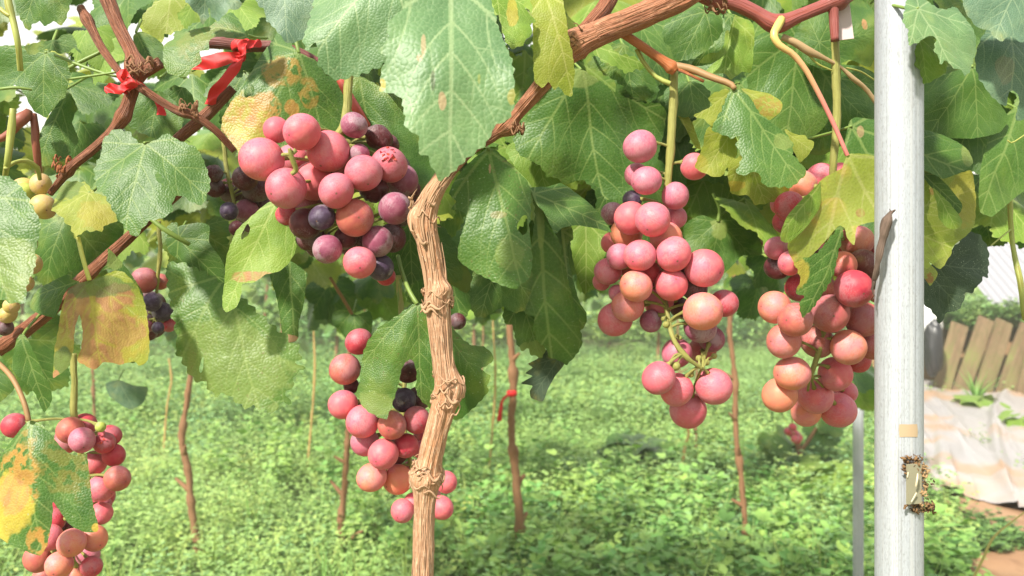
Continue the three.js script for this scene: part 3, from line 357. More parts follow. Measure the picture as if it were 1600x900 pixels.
{
  const r = rng(21); let k = 5;
  const L = ['second row', 'third row'], N = ['leftmost', 'second from left', 'third from left', 'fourth from left', 'fifth from left', 'sixth from left', 'seventh from left', 'eighth from left'];
  [5.6, 8.2].forEach((d, row) => { const n = 4 + row, w = d * 1.35; let c = 0; for (let i = 0; i < n; i++) { const X = -w / 2 + (i + 0.5 + 0.5 * (r() - 0.5)) * w / n, x = 800 + X / d * F; if (X > 2.2 + 0.08 * d) continue; const y0 = 450 + EYE * F / d, t = 0.0085 * F / d; const o = farVine([[x, y0 + 4, d, t * 4], [x + (r() - 0.5) * 40 / d * 3, y0 - 300 / d, d, t * 3], [x + (r() - 0.5) * 40 / d * 3, y0 - 900 / d, d, t * 2.4], [...up(x, d).slice(0, 3), t * 2]], `grapevine with thin stem and loose crown, ${N[c++]} in the ${L[row]}`, 30 + k++, 70 + row * 15, [w / n * 0.62, 0.3, 0.45], 1.68); o.userData.group = `grapevines in the ${L[row]}`; } });
  // further rows blend into one mass
  { const o = new THREE.Group(); o.name = 'distant_vines'; scene.add(o); tag(o, 'rows of vines far down the vineyard reading as one pale green mass', 'vine rows', null, 'stuff'); const l = [], tr = [];
    for (const d of [11.5, 15.5, 20, 26, 33]) { const w = d * 1.35, n = Math.round(w / 1.5); for (let i = 0; i < n; i++) { const X = -w / 2 + (i + 0.5 + 0.6 * (r() - 0.5)) * w / n; if (d < 14 && X > 3) continue; tr.push(tube([{ p: V3(X, -0.02, -d), r: 0.03 }, { p: V3(X + 0.05 * r(), 0.8, -d), r: 0.022 }, { p: V3(X + 0.1 * r(), 1.6, -d), r: 0.018 }], 7)); for (let q = 0; q < 130; q++) l.push([V3(X + (r() + r() - 1) * 0.95, 1.4 + (r() - 0.5) * 1.3 * (0.5 + r()), -d + (r() + r() - 1) * 0.6), (r() - 0.5) * 3.4, 0.15 * (0.6 + 0.7 * r()), mixc([0.09, 0.2, 0.04], [0.28, 0.38, 0.09], r()), -0.2 - r(), (r() - 0.5) * 1.4]); } }
    part('trunks', mergeGeometries(tr), FARBARK, o).userData.kind = 'stuff'; instances('foliage', vineLeafGeo, farLeafMat, l, o); }
  // far belt of trees
  const o = new THREE.Group(); o.name = 'treeline'; scene.add(o); tag(o, 'pale green belt of trees closing the view beyond the vines', 'trees', null, 'stuff'); const l = []; for (let i = 0; i < 5200; i++) { const x = (r() - 0.5) * 90, h = 3.2 + 2.2 * nzl(N1, x * 20 + 300, 5); l.push([V3(x, h * r(), -42 - 9 * r()), r() * 6, 0.8 + 0.9 * r(), mixc([0.1, 0.2, 0.06], [0.22, 0.32, 0.1], r()), -r() * 1.2, r() - 0.5]); } instances('foliage', vineLeafGeo, farLeafMat, l, o);
}
// thin dry canes standing in the cover
for (const [x, y, y2, d, w, label] of [[486, 668, 478, 5.2, 3.4, 'yellow dry cane standing left of the lower middle bunch'], [262, 628, 560, 5.6, 3, 'short yellow dry cane behind the scorched left leaf'], [768, 690, 500, 4.9, 3.4, 'pinkish dry cane leaning left of the red-tied stem'], [1070, 700, 655, 5, 5, 'short brown dry cane under the longest pink bunch']]) {
  const m = part('dry_cane', tube(smoothPath([[x - 8, 450 + EYE * F / d + 4, d, w], [x, y, d, w], [x + 6, (y + y2) / 2, d, w * 0.9], [x + 2, y2, d, w * 0.7]], 30), 7, (th, s) => (nzl(N2, th * 81, s * 900) - 0.5) * 0.008), std([0.42, 0.27, 0.1], 0.8), null); tag(m, label, 'dry cane'); }
scene.fog = new THREE.FogExp2(new THREE.Color().setRGB(0.97, 0.97, 0.8), 0.009);
// ------------------------------------------------------------------ the near vine: trunk and canes
const RIGHT = V3(1, 0, 0), FRONT = V3(0, 0, 1), vine = base('grapevine', 'thick peeling trunk in the centre with long canes and large leaves overhead', 'grapevine', null, V3(at(660, 0, 0.6).x, 0, -0.6));
function bark(parent, name, pts, nodes, mat, o = {}) {
  const L = len3(pts), n = Math.round(L / 0.0022), path = smoothPath(pts, n), S = [0]; for (let i = 1; i <= n; i++) S.push(S[i - 1] + path[i].p.distanceTo(path[i - 1].p));
  const nd = nodes.map(([x, y, amp, wid, dir]) => { let bi = 0, b = 1e9; path.forEach((q, i) => { const [a, c] = px(q.p), e = Math.hypot(a - x, c - y); if (e < b) { b = e; bi = i; } }); return { s: S[bi], amp, wid, dir: dir ?? null, i: bi }; });
  const fib = o.fib ?? 0.0011, sd = rr(0, 400);
  const g = tube(path, o.seg ?? 56, (th, s, i, dir) => { const a = th / 6.2832 * 512; let z = fib * ((nzl(N2, a * 1, s * 700 + sd) - 0.5) * 1.2 + (nzl(N3, a * 1, s * 420 + sd) - 0.5) * 1.5 + (nzl(N1, a, s * 1500 + sd) - 0.5) * 1.6); for (const q of nd) { const e = Math.exp(-(((s - q.s) / q.wid) ** 2)), w = q.dir ? Math.max(0, dir.dot(q.dir)) ** 2 : 1; z += q.amp * e * w + (q.dir ? 0 : 0.4 * q.amp * e * (nzl(N2, a * 1, s * 6000) - 0.5)); } return z; }, o.v ?? 0.16);
  return Object.assign(part(name, g, mat, parent), { path, nd });
}
const trunkPts = [[652, 1230, 0.62, 41.4], [656, 1060, 0.6, 36.0], [660, 900, 0.6, 31.5], [662, 810, 0.6, 30.6], [666, 748, 0.6, 36.0], [676, 700, 0.6, 36.9], [690, 640, 0.6, 35.1], [696, 600, 0.6, 35.1], [690, 545, 0.6, 33.3], [684, 480, 0.6, 36.0], [680, 430, 0.6, 35.1], [671, 385, 0.6, 36.9], [664, 345, 0.6, 37.8], [672, 312, 0.6, 32.4], [688, 284, 0.602, 27.9], [700, 268, 0.604, 24.3], [712, 255, 0.605, 20.7]];
const armPts = [[690, 281, 0.603, 24.3], [706, 262, 0.605, 23.4], [738, 232, 0.608, 18.9], [770, 212, 0.608, 18.9], [792, 196, 0.606, 25.2], [806, 180, 0.604, 21.6], [832, 150, 0.602, 24.3], [862, 112, 0.6, 28.8], [895, 72, 0.6, 36.9], [930, 54, 0.6, 39.6], [985, 32, 0.602, 37.8], [1050, 4, 0.606, 37.8], [1110, -30, 0.61, 36.0]];
const gy0 = 450 + EYE * F / 0.62; trunkPts.unshift([650, gy0 + 10, 0.62, 70], [648, gy0 - 120, 0.62, 54], [654, 1900, 0.62, 48]);
const trunk = bark(vine, 'trunk', trunkPts, [[667, 748, 0.0028, 0.008], [660, 745, 0.0022, 0.008, RIGHT.clone().negate()], [704, 605, 0.0065, 0.009, RIGHT], [700, 635, 0.002, 0.012, RIGHT], [683, 470, 0.0018, 0.006], [690, 452, 0.0045, 0.005, V3(0.8, 0, 0.6)], [652, 342, 0.004, 0.009, RIGHT.clone().negate()]], BARK);
bark(vine, 'cane', armPts, [[793, 196, 0.003, 0.006], [897, 70, 0.003, 0.01]], BARKM);
function curls(parent, x, y, d, rad, n, seed, spread = 0.014, mat = BARK, L0 = 0.02) {   // shreds of loose bark wound about a node
  const r = rng(seed), c = at(x, y, d), gs = []; for (let k = 0; k < n * 1.4; k++) { const a0 = r() * 6.28, da = (0.5 + 1.2 * r()) * (r() < 0.5 ? 1 : -1), y0 = (r() - 0.5) * 2 * spread, dy = (r() - 0.5) * L0, path = []; for (let i = 0; i <= 9; i++) { const t = i / 9, a = a0 + da * t, q = rad * (1.02 + 0.1 * Math.sin(t * 5 + k) + 0.16 * t * t * r()); path.push({ p: V3(c.x + Math.sin(a) * q, c.y + y0 + dy * t + 0.002 * Math.sin(t * 9 + k), c.z + Math.cos(a) * q), r: (0.0004 + 0.0009 * (k % 4 === 0 ? 1 : 0.3)) * Math.sin(Math.PI * (0.1 + 0.85 * t)) }); } gs.push(tube(path, 6)); }
  return part('loose_bark', mergeGeometries(gs), mat, parent);
}
const PALEBARK = std([0.42, 0.255, 0.15], 0.85);
curls(vine, 683, 470, 0.6, 0.0104, 22, 1, 0.007, PALEBARK, 0.008); curls(vine, 667, 745, 0.6, 0.0112, 24, 2, 0.01, PALEBARK); curls(vine, 700, 610, 0.6, 0.011, 14, 3, 0.012, PALEBARK); curls(vine, 663, 345, 0.6, 0.0105, 7, 4, 0.014, PALEBARK, 0.03); curls(vine, 808, 200, 0.602, 0.005, 12, 5, 0.004, FARBARK, 0.006); curls(vine, 893, 62, 0.6, 0.0112, 12, 6, 0.008, FARBARK, 0.01); curls(vine, 1118, 4, 0.62, 0.008, 16, 8, 0.006, FARBARK, 0.012);
{ // strips peeling along the trunk
  const r = rng(31), gs = []; for (let k = 0; k < 42; k++) { const i0 = Math.floor(trunk.path.length * (0.62 + 0.36 * r())) - 60, a = (r() - 0.5) * 3, m = 10 + (r() * 26 | 0), path = []; for (let i = 0; i < m; i++) { const q = trunk.path[clamp(i0 + i * 2, 0, trunk.path.length - 1)], t = i / (m - 1); path.push({ p: q.p.clone().add(V3(Math.sin(a + 0.2 * t), 0.1 * Math.cos(a), Math.cos(a + 0.2 * t)).multiplyScalar(q.r * (1.0 + 0.09 * t * t))), r: 0.0006 * Math.sin(Math.PI * (0.06 + 0.9 * t)) + 0.0001 }); } gs.push(tube(path, 5)); }
  part('loose_bark', mergeGeometries(gs), PALEBARK, vine); }
bark(vine, 'cane', [[893, 74, 0.6, 26], [916, 46, 0.606, 25], [940, 18, 0.615, 26], [966, -26, 0.63, 24]], [[900, 60, 0.002, 0.006]], BARKR, { seg: 28, fib: 0.001 });
const REDCANE = std([0.27, 0.07, 0.06], 0.5, { map: tex(256, 256, (x, y) => mixc([1, 1, 1], [1.0, 0.75, 0.55], 0.9 * sstep(0.5, 0.85, nz(N2, x * 4, y)) )), bumpMap: barkB, bumpScale: 0.0008 });
bark(vine, 'cane', [[1085, -16, 0.62, 26], [1112, -2, 0.62, 24], [1145, 4, 0.62, 22], [1180, 20, 0.62, 22], [1212, 37, 0.62, 26], [1250, 24, 0.62, 20], [1290, 8, 0.62, 20], [1312, -2, 0.62, 26], [1350, -22, 0.63, 20]], [[1212, 37, 0.001, 0.008], [1308, 2, 0.002, 0.006]], REDCANE, { seg: 22, fib: 0.0004 });
bark(vine, 'cane', [[1302, 2, 0.62, 20], [1303, 30, 0.62, 15], [1305, 64, 0.62, 14]], [], REDCANE, { seg: 18, fib: 0.0005 });
const ORANGE = std([0.42, 0.13, 0.04], 0.5, { bumpMap: barkB, bumpScale: 0.001 }), GREENST = std([0.34, 0.37, 0.09], 0.5, { map: tex(256, 256, (x, y) => mixc([1, 1, 1], [0.75, 0.55, 0.35], 0.8 * sstep(0.55, 0.8, nz(N2, x * 2, y)))) });
bark(vine, 'cane', [[962, 46, 0.612, 14], [985, 60, 0.614, 14], [1020, 84, 0.618, 15], [1048, 104, 0.62, 18], [1056, 112, 0.62, 14]], [[1050, 106, 0.0012, 0.004]], ORANGE, { seg: 16, fib: 0.0004 });
part('tendril', stemGeo([[995, 76, 0.622, 8], [1005, 96, 0.624, 7], [1025, 120, 0.624, 7], [1047, 131, 0.622, 8]], 8, 0.0003), GREENST, vine);
part('tendril', stemGeo([[1060, 108, 0.618, 6], [1080, 118, 0.614, 5], [1100, 127, 0.612, 5]], 7, 0.0004), ORANGE, vine);
part('cane', stemGeo([[1222, 58, 0.624, 10], [1245, 68, 0.624, 11], [1264, 80, 0.626, 13], [1290, 92, 0.63, 6], [1315, 106, 0.634, 5], [1332, 122, 0.636, 8], [1352, 138, 0.64, 7], [1372, 166, 0.645, 6]], 10, 0.0004), std([0.4, 0.27, 0.14], 0.6), vine);
part('tendril', stemGeo([[1262, 84, 0.628, 4], [1278, 100, 0.63, 3.5], [1300, 110, 0.632, 3]], 6, 0.0001), GREENST, vine);
part('tendril', stemGeo([[1322, 106, 0.64, 3], [1345, 112, 0.645, 3], [1366, 125, 0.65, 2.5]], 6, 0.0001), GREENST, vine);

// the vine on the left: its trunk stands out of the picture, its canes cross the corner
const lvine = base('grapevine', 'canes of a second vine crossing the upper left corner under red ribbon', 'grapevine', null, V3(at(-190, 0, 0.85).x, 0, -0.85));
bark(lvine, 'trunk', [[-200, 450 + EYE * F / 0.85 + 6, 0.85, 60], [-190, 1700, 0.85, 46], [-180, 1000, 0.84, 40], [-160, 700, 0.82, 36], [-120, 610, 0.8, 30], [-40, 566, 0.77, 24], [10, 536, 0.74, 22], [70, 492, 0.73, 21], [150, 418, 0.72, 20], [205, 368, 0.72, 17], [290, 290, 0.72, 16]], [], BARKR, { seg: 30, fib: 0.001 });
const J2 = 0.64;
bark(lvine, 'cane', [[150, -40, 0.66, 23.5], [170, 6, 0.655, 22.6], [188, 48, 0.65, 21.8], [206, 84, 0.645, 22.6], [213, 108, J2, 29.6], [208, 132, J2, 20.9], [204, 150, J2, 18.3], [194, 178, J2, 18.3], [176, 204, J2, 15.7], [146, 232, 0.64, 13.9], [116, 256, 0.64, 13.9], [98, 276, 0.645, 11.3], [78, 302, 0.65, 9.6]], [[213, 108, 0.002, 0.008], [190, 184, 0.0015, 0.006], [100, 262, 0.0015, 0.005]], BARKR, { seg: 26, fib: 0.0009 });
bark(lvine, 'cane', [[126, 12, 0.665, 12.2], [140, 38, 0.66, 13.9], [160, 76, 0.65, 13.1], [186, 112, 0.635, 11.3], [198, 128, 0.632, 10.4]], [[138, 30, 0.0014, 0.006]], BARKR, { seg: 20, fib: 0.0006 });
bark(lvine, 'cane', [[203, 126, 0.632, 12.2], [235, 148, 0.632, 12.2], [275, 172, 0.632, 12.2], [300, 180, 0.635, 11.3], [335, 203, 0.64, 10.4], [366, 236, 0.65, 8.7]], [[290, 178, 0.0012, 0.005]], BARKR, { seg: 20, fib: 0.0006 });
bark(lvine, 'cane', [[218, 118, J2, 17.4], [236, 106, 0.638, 17.4], [250, 98, 0.637, 16.5]], [], BARKR, { seg: 20, fib: 0.0009 });
bark(lvine, 'cane', [[270, 224, 0.68, 15.7], [285, 212, 0.68, 17.4], [320, 182, 0.68, 17.4], [350, 152, 0.68, 15.7], [364, 138, 0.68, 13.1]], [], BARKR, { seg: 20, fib: 0.0008 });
bark(lvine, 'cane', [[300, 66, 0.7, 19.1], [340, 66, 0.7, 19.1], [390, 72, 0.7, 17.4], [440, 74, 0.7, 15.7], [500, 100, 0.7, 13.9], [545, 150, 0.7, 13.9], [570, 190, 0.7, 12.2], [600, 250, 0.7, 10.4], [660, 330, 0.68, 9.6]], [], std([0.16, 0.045, 0.035], 0.55, { bumpMap: barkB, bumpScale: 0.001 }), { seg: 20, fib: 0.0006 });
bark(lvine, 'cane', [[523, 108, 0.66, 10.4], [540, 140, 0.66, 13.1], [560, 175, 0.66, 13.9], [575, 196, 0.67, 9.6]], [], std([0.45, 0.07, 0.05], 0.5), { seg: 16, fib: 0.0005 });
curls(lvine, 218, 106, 0.632, 0.009, 20, 11, 0.007, FARBARK, 0.008); curls(lvine, 294, 168, 0.634, 0.006, 12, 12, 0.005, FARBARK, 0.01); curls(lvine, 97, 258, 0.642, 0.006, 14, 13, 0.006, ORANGE, 0.01);
for (const q of [[[86, 86, 0.64, 5], [120, 100, 0.636, 5], [160, 114, 0.634, 5], [184, 120, 0.634, 4]], [[106, 124, 0.634, 4], [140, 119, 0.632, 4], [180, 113, 0.63, 4]], [[108, 106, 0.65, 6], [135, 92, 0.652, 6], [160, 80, 0.655, 6]], [[0, 139, 0.62, 5], [24, 137, 0.62, 5], [50, 140, 0.625, 4]]]) part('tendril', stemGeo(q, 7, 0.0001), PET.g, lvine);
for (const q of [[[10, -20, 0.6, 10], [14, 10, 0.6, 12], [20, 30, 0.6, 9], [28, 66, 0.6, 9], [32, 110, 0.61, 8]], [[0, 14, 0.6, 8], [10, 22, 0.6, 8], [18, 26, 0.6, 8]], [[20, 170, 0.6, 9], [18, 200, 0.6, 12], [12, 250, 0.6, 10], [8, 275, 0.61, 8]], [[8, 264, 0.6, 6], [22, 254, 0.61, 6], [42, 252, 0.62, 7], [58, 262, 0.63, 8], [62, 280, 0.64, 6]]]) part('shoot', stemGeo(q, 9, 0.0004), GREENST, lvine);
for (const q of [[[24, 196, 0.66, 16], [34, 186, 0.66, 20], [44, 178, 0.67, 16]], [[52, 178, 0.67, 10], [56, 220, 0.67, 11], [60, 270, 0.68, 9]], [[-20, 222, 0.68, 12], [10, 212, 0.68, 12], [40, 184, 0.68, 12]]]) part('cane', stemGeo(q, 12, 0.0006), std([0.24, 0.07, 0.04], 0.55), lvine);
part('shoot', stemGeo([[228, 336, 0.68, 7], [262, 362, 0.68, 8], [296, 382, 0.69, 7]], 8, 0.0003), PET.g, lvine);

// the vine behind the steel post
const rvine = base('grapevine', 'leafy vine behind and right of the near steel post', 'grapevine', null, V3(at(1780, 0, 0.95).x, 0, -0.95));
bark(rvine, 'trunk', [[1790, 450 + EYE * F / 0.95 + 6, 0.95, 50], [1780, 1300, 0.95, 40], [1785, 700, 0.94, 36], [1770, 300, 0.92, 32], [1730, 60, 0.9, 28], [1690, -110, 0.88, 24], [1560, -150, 0.84, 20], [1440, -120, 0.8, 16]], [], BARK, { seg: 28, fib: 0.001 });
part('shoot', stemGeo([[1580, 230, 0.8, 8], [1578, 320, 0.8, 8], [1582, 380, 0.8, 7], [1594, 440, 0.79, 9], [1602, 500, 0.79, 9]], 9, 0.0005), GREENST, rvine);
part('tendril', stemGeo([[1548, 384, 0.78, 2.5], [1570, 366, 0.79, 2.5], [1580, 358, 0.8, 3]], 6, 0.0001), GREENST, rvine);
part('tendril', stemGeo([[1574, 219, 0.6, 2.4], [1580, 223, 0.6, 2.4], [1592, 217, 0.6, 2.2], [1606, 207, 0.6, 2]], 6, 0), GREENST, rvine);

// ------------------------------------------------------------------ the leaves one can point at
leaf(vine, { label: 'largest pale green leaf hanging before the cane, with small scars', type: 'a', j: [704, -46, 0.515], t: [690, 266], g: [0.003, -0.012], cup: -0.34, wav: 1.6, bend: -0.16, teeth: 0.2, size: 640, s: 0.2, y: 0.05, relief: 1.3,
  o: [[640, -30], [629, 8], [605, 36], [607, 58], [590, 78], [604, 84], [594, 106], [593, 136], [606, 138], [626, 150], [632, 184], [636, 202], [654, 212], [654, 236], [668, 240], [676, 258], [689, 271], [712, 254], [736, 233], [758, 216], [769, 200], [774, 188], [793, 182], [804, 162], [801, 100], [790, 66], [780, 36], [768, -10], [755, -46], [700, -20]], p: [[690, 158, 7, 14, 't', 0.6], [661, 72, 4, 18, 't', 0.5], [676, 128, 3, 14, 'k', 0.5], [800, 150, 9, 12, 'y', 0.5], [594, 124, 8, 12, 'y', 0.7], [748, 122, 3, 9, 'l', 0.8], [655, 92, 5, 5, 't', 0.5]] });
leaf(vine, { label: 'pale green leaf half hidden left of the largest leaf, its lower rim curled', type: 'a', j: [606, -60, 0.545], t: [498, 100], g: [-0.004, -0.012], cup: -0.25, c: [0.4, 0], bend: -0.2, fold: 0.1, size: 512, s: 0.2, y: 0.08,
  o: [[492, -40], [482, 0], [477, 33], [471, 56], [475, 73], [492, 63], [494, 76], [491, 90], [502, 102], [520, 110], [560, 100], [600, 84], [648, 62], [680, -30], [600, -50]],
  flaps: [{ type: 'm', o: [[494, 94], [505, 104], [520, 109], [560, 98], [604, 80], [612, 92], [588, 106], [548, 112], [520, 116], [508, 118]], j: [600, 84, 0.547], t: [508, 112], g: [0, 0.01], cup: 0, teeth: 0 }] });
leaf(lvine, { label: 'green leaf with rust and yellow blotches and one round hole behind the upper bunch', type: 'm', j: [467, 83, 0.665], t: [376, 236], g: [0.006, -0.012], fold: 0.32, cup: -0.1, teeth: 0.12, size: 640, s: 0.6, y: 0.25, o: [[433, 33], [447, 50], [458, 72], [467, 83], [492, 90], [515, 105], [535, 135], [533, 185], [520, 215], [490, 240], [440, 250], [400, 244], [378, 241], [368, 232], [352, 208], [342, 193], [344, 173], [366, 140], [387, 107], [400, 82], [417, 60]],
  holes: [[388, 138, 8, 11, 0.4]], p: [[372, 192, 46, 44, 'y', 0.7], [380, 190, 42, 42, 'o', 0.75], [415, 165, 26, 26, 'o', 0.9], [440, 110, 34, 28, 'o', 0.7], [390, 184, 10, 9, 'b', 1], [455, 165, 14, 16, 'o', 0.9], [365, 170, 18, 8, 'o', 0.8], [480, 140, 16, 30, 'o', 0.6]], pet: [[467, 83, 0.665, 6], [462, 62, 0.667, 6], [456, 40, 0.68, 6], [470, 0, 0.7, 6]] });
leaf(vine, { label: 'broad dark green leaf behind the bare joint of the cane', type: 'm', j: [908, 108, 0.72], t: [962, 306], g: [0.01, 0.004], cup: -0.25, wav: 1.8, teeth: 0.2, size: 512, s: 0.5, o: [[898, 106], [934, 124], [967, 147], [1010, 158], [1034, 160], [1047, 176], [1044, 215], [1024, 262], [985, 302], [948, 312], [935, 290], [912, 280], [888, 287], [872, 277], [857, 275], [845, 258], [814, 240], [806, 215], [818, 190], [845, 160], [872, 128]], p: [[908, 122, 30, 14, 'l', 0.5]] });
leaf(vine, { label: 'narrow yellow-green leaf hanging across the cane', type: 'y', j: [852, -12, 0.57], t: [890, 142], g: [0.002, -0.002], cup: 0.2, fold: 0.15, teeth: 0.1, y: 0.3, s: 0.2, o: [[830, -10], [832, 13], [833, 77], [835, 123], [847, 136], [857, 127], [868, 138], [874, 132], [884, 143], [895, 145], [899, 110], [894, 78], [888, 56], [883, 20], [874, -12]] });
leaf(vine, { label: 'bright yellow-green lobed leaf right of the largest leaf top', type: 'l', j: [772, -20, 0.56], t: [800, 74], g: [0.01, -0.008], teeth: 0.15, y: 0.3, o: [[767, -16], [768, 4], [780, 27], [790, 60], [801, 74], [817, 70], [823, 60], [833, 52], [827, 40], [838, 32], [828, 20], [818, 8], [822, -16]], p: [[800, 20, 8, 24, 'y', 0.7]] });
leaf(vine, { label: 'glossy leaf with an oval hole, hanging right of the trunk', type: 'm', j: [763, 232, 0.62], t: [806, 452], g: [0.004, -0.007], cup: -0.28, fold: 0.12, teeth: 0.12, size: 640, s: 1, y: 0, relief: 1.3, o: [[747, 240], [765, 228], [780, 236], [802, 257], [826, 283], [831, 303], [830, 340], [827, 352], [830, 383], [832, 413], [826, 437], [814, 444], [805, 452], [787, 447], [767, 437], [743, 423], [720, 407], [715, 393], [720, 367], [729, 337], [723, 327], [705, 322], [713, 310], [702, 298], [710, 278], [728, 256]], holes: [[817, 352, 8, 16, 0.15]], p: [[765, 262, 2, 9, 't', 0.8], [780, 335, 14, 6, 't', 0.25], [800, 400, 25, 30, 'l', 0.35]] });
leaf(vine, { label: 'long folded leaf drooping beside the leaf with the oval hole', type: 'm', j: [836, 302, 0.655], t: [894, 572], g: [0.012, 0.003], fold: 0.25, cup: -0.15, c: [0.5, 0.05], teeth: 0.16, size: 512, s: 0.5, o: [[830, 292], [838, 330], [832, 390], [828, 440], [820, 483], [826, 492], [839, 497], [836, 513], [844, 535], [858, 547], [862, 560], [879, 566], [891, 572], [908, 552], [914, 533], [903, 483], [890, 437], [878, 385], [862, 350], [850, 312]], p: [[846, 350, 5, 40, 'l', 0.5]],
  flaps: [{ o: [[830, 292], [855, 290], [877, 283], [893, 290], [917, 310], [935, 330], [956, 362], [934, 356], [902, 351], [878, 355], [868, 362], [850, 330], [838, 318]], j: [834, 302, 0.65], t: [956, 360], g: [0.006, -0.02], cup: -0.5, c: [0.4, -0.1], teeth: 0.05 }, { type: 'm', o: [[877, 356], [893, 353], [896, 372], [886, 386], [893, 430], [905, 470], [917, 490], [916, 505], [906, 515], [892, 460], [880, 400]], j: [878, 360, 0.672], t: [908, 514], g: [0.01, 0.002], teeth: 0.08 }] });
leaf(vine, { label: 'thin light leaf lit from behind, above the gap right of the folded leaf', type: 'l', j: [915, 345, 0.72], t: [912, 460], cup: 0.1, teeth: 0.1, y: 0.05, s: 0, o: [[890, 352], [915, 347], [952, 357], [946, 395], [931, 430], [915, 460], [905, 440], [894, 400]] });
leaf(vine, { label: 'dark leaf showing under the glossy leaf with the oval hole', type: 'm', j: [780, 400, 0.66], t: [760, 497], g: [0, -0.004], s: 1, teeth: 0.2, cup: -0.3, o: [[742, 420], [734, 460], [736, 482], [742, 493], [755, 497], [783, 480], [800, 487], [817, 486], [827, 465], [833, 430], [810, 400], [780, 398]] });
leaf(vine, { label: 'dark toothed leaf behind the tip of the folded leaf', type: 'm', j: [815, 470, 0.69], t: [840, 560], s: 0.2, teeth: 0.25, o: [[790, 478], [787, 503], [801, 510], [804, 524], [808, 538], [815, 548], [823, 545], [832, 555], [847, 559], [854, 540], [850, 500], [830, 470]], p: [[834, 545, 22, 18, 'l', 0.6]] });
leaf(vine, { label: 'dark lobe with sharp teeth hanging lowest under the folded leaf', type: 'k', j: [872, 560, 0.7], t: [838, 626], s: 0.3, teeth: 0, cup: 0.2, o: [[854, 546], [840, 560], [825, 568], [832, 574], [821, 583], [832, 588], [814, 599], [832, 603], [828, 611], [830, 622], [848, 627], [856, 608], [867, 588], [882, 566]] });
leaf(vine, { label: 'dark dusty two-lobed leaf behind the trunk over the lower bunch', type: 'm', j: [652, 474, 0.63], t: [652, 600], g: [0.003, -0.004], cup: -0.16, wav: 1.2, teeth: 0.14, size: 640, s: 1.3, h: 0.003, o: [[647, 475], [660, 476], [690, 495], [706, 510], [720, 527], [736, 539], [758, 542], [772, 557], [768, 567], [752, 577], [767, 588], [761, 602], [764, 611], [747, 632], [720, 657], [706, 658], [690, 650], [669, 637], [657, 626], [649, 607], [651, 588], [648, 570], [640, 561], [628, 575], [622, 602], [611, 637], [603, 655], [587, 650], [568, 639], [560, 626], [553, 615], [560, 598], [563, 562], [571, 538], [588, 514], [613, 498], [629, 487]], p: [[585, 630, 30, 22, 'l', 0.4]], pet: [[652, 475, 0.63, 7], [640, 455, 0.635, 7], [628, 425, 0.65, 6], [622, 400, 0.67, 6]] });  // pale patch paints sun onto the tip of the left lobe
leaf(lvine, { label: 'big green leaf with a lower half painted sunlit pale, left of the middle', type: 'm', j: [352, 428, 0.68], t: [428, 642], g: [0.002, -0.014], cup: -0.2, c: [0.4, 0.05], teeth: 0.34, pitch: 0.011, wav: 0.7, size: 640, s: 0.7, y: 0.1, relief: 1.4, o: [[252, 412], [272, 405], [310, 420], [345, 440], [385, 470], [413, 497], [440, 520], [463, 540], [470, 557], [461, 563], [472, 574], [466, 581], [455, 587], [459, 598], [446, 610], [449, 627], [434, 632], [430, 643], [417, 643], [400, 636], [374, 633], [350, 613], [334, 619], [323, 603], [312, 594], [300, 593], [288, 578], [279, 560], [269, 547], [273, 530], [266, 487], [257, 447]], holes: [[312, 570, 3, 12, 0.2]], p: [[355, 575, 110, 95, 'l', 0.4]] });  // the large pale patch paints sunlight onto the lower half
leaf(lvine, { label: 'dark smooth leaf tucked above the big sunlit leaf', type: 'm', j: [278, 372, 0.72], t: [350, 450], teeth: 0, cup: -0.4, s: 0.2, o: [[258, 368], [277, 353], [310, 347], [324, 353], [326, 378], [345, 405], [356, 446], [325, 440], [290, 412], [262, 395]] });
leaf(lvine, { label: 'pale green leaf with a hole and scorched orange rim below the upper bunch', type: 'l', j: [430, 318, 0.645], t: [376, 458], g: [0.003, -0.012], cup: -0.25, teeth: 0.05, y: 0.1, s: 0.25, size: 512, o: [[423, 315], [440, 334], [453, 352], [462, 382], [457, 398], [447, 413], [433, 424], [415, 428], [397, 440], [376, 442], [375, 457], [367, 477], [350, 485], [344, 479], [343, 462], [347, 438], [353, 402], [367, 362], [387, 343], [408, 324]], holes: [[384, 362, 5, 12, 0.5]], p: [[398, 430, 40, 11, 'b', 1]] });
leaf(lvine, { label: 'dark leaf rolled into a hanging point beside the big sunlit leaf', type: 'm', j: [450, 395, 0.69], t: [456, 535], cup: -0.7, teeth: 0.06, s: 0.8, o: [[418, 420], [440, 400], [478, 425], [479, 434], [475, 473], [467, 503], [465, 530], [452, 536], [442, 523], [440, 513], [431, 463]], p: [[452, 528, 14, 7, 't', 0.9]] });
leaf(lvine, { label: 'large mid green leaf with two insect holes, left of the upper bunch', type: 'm', j: [225, 222, 0.625], t: [208, 365], g: [0.003, -0.02], cup: -0.16, teeth: 0.2, size: 512, s: 0.3, y: 0.05, o: [[157, 213], [177, 197], [200, 203], [211, 217], [225, 222], [240, 219], [260, 207], [277, 217], [307, 230], [319, 258], [324, 281], [318, 300], [313, 314], [298, 312], [285, 303], [274, 303], [268, 314], [268, 330], [253, 341], [232, 345], [208, 366], [190, 350], [177, 330], [165, 307], [160, 300], [153, 300], [147, 283], [143, 260], [155, 233]], holes: [[249, 279, 4.5, 11, -0.5], [178, 268, 4, 2.4]] });
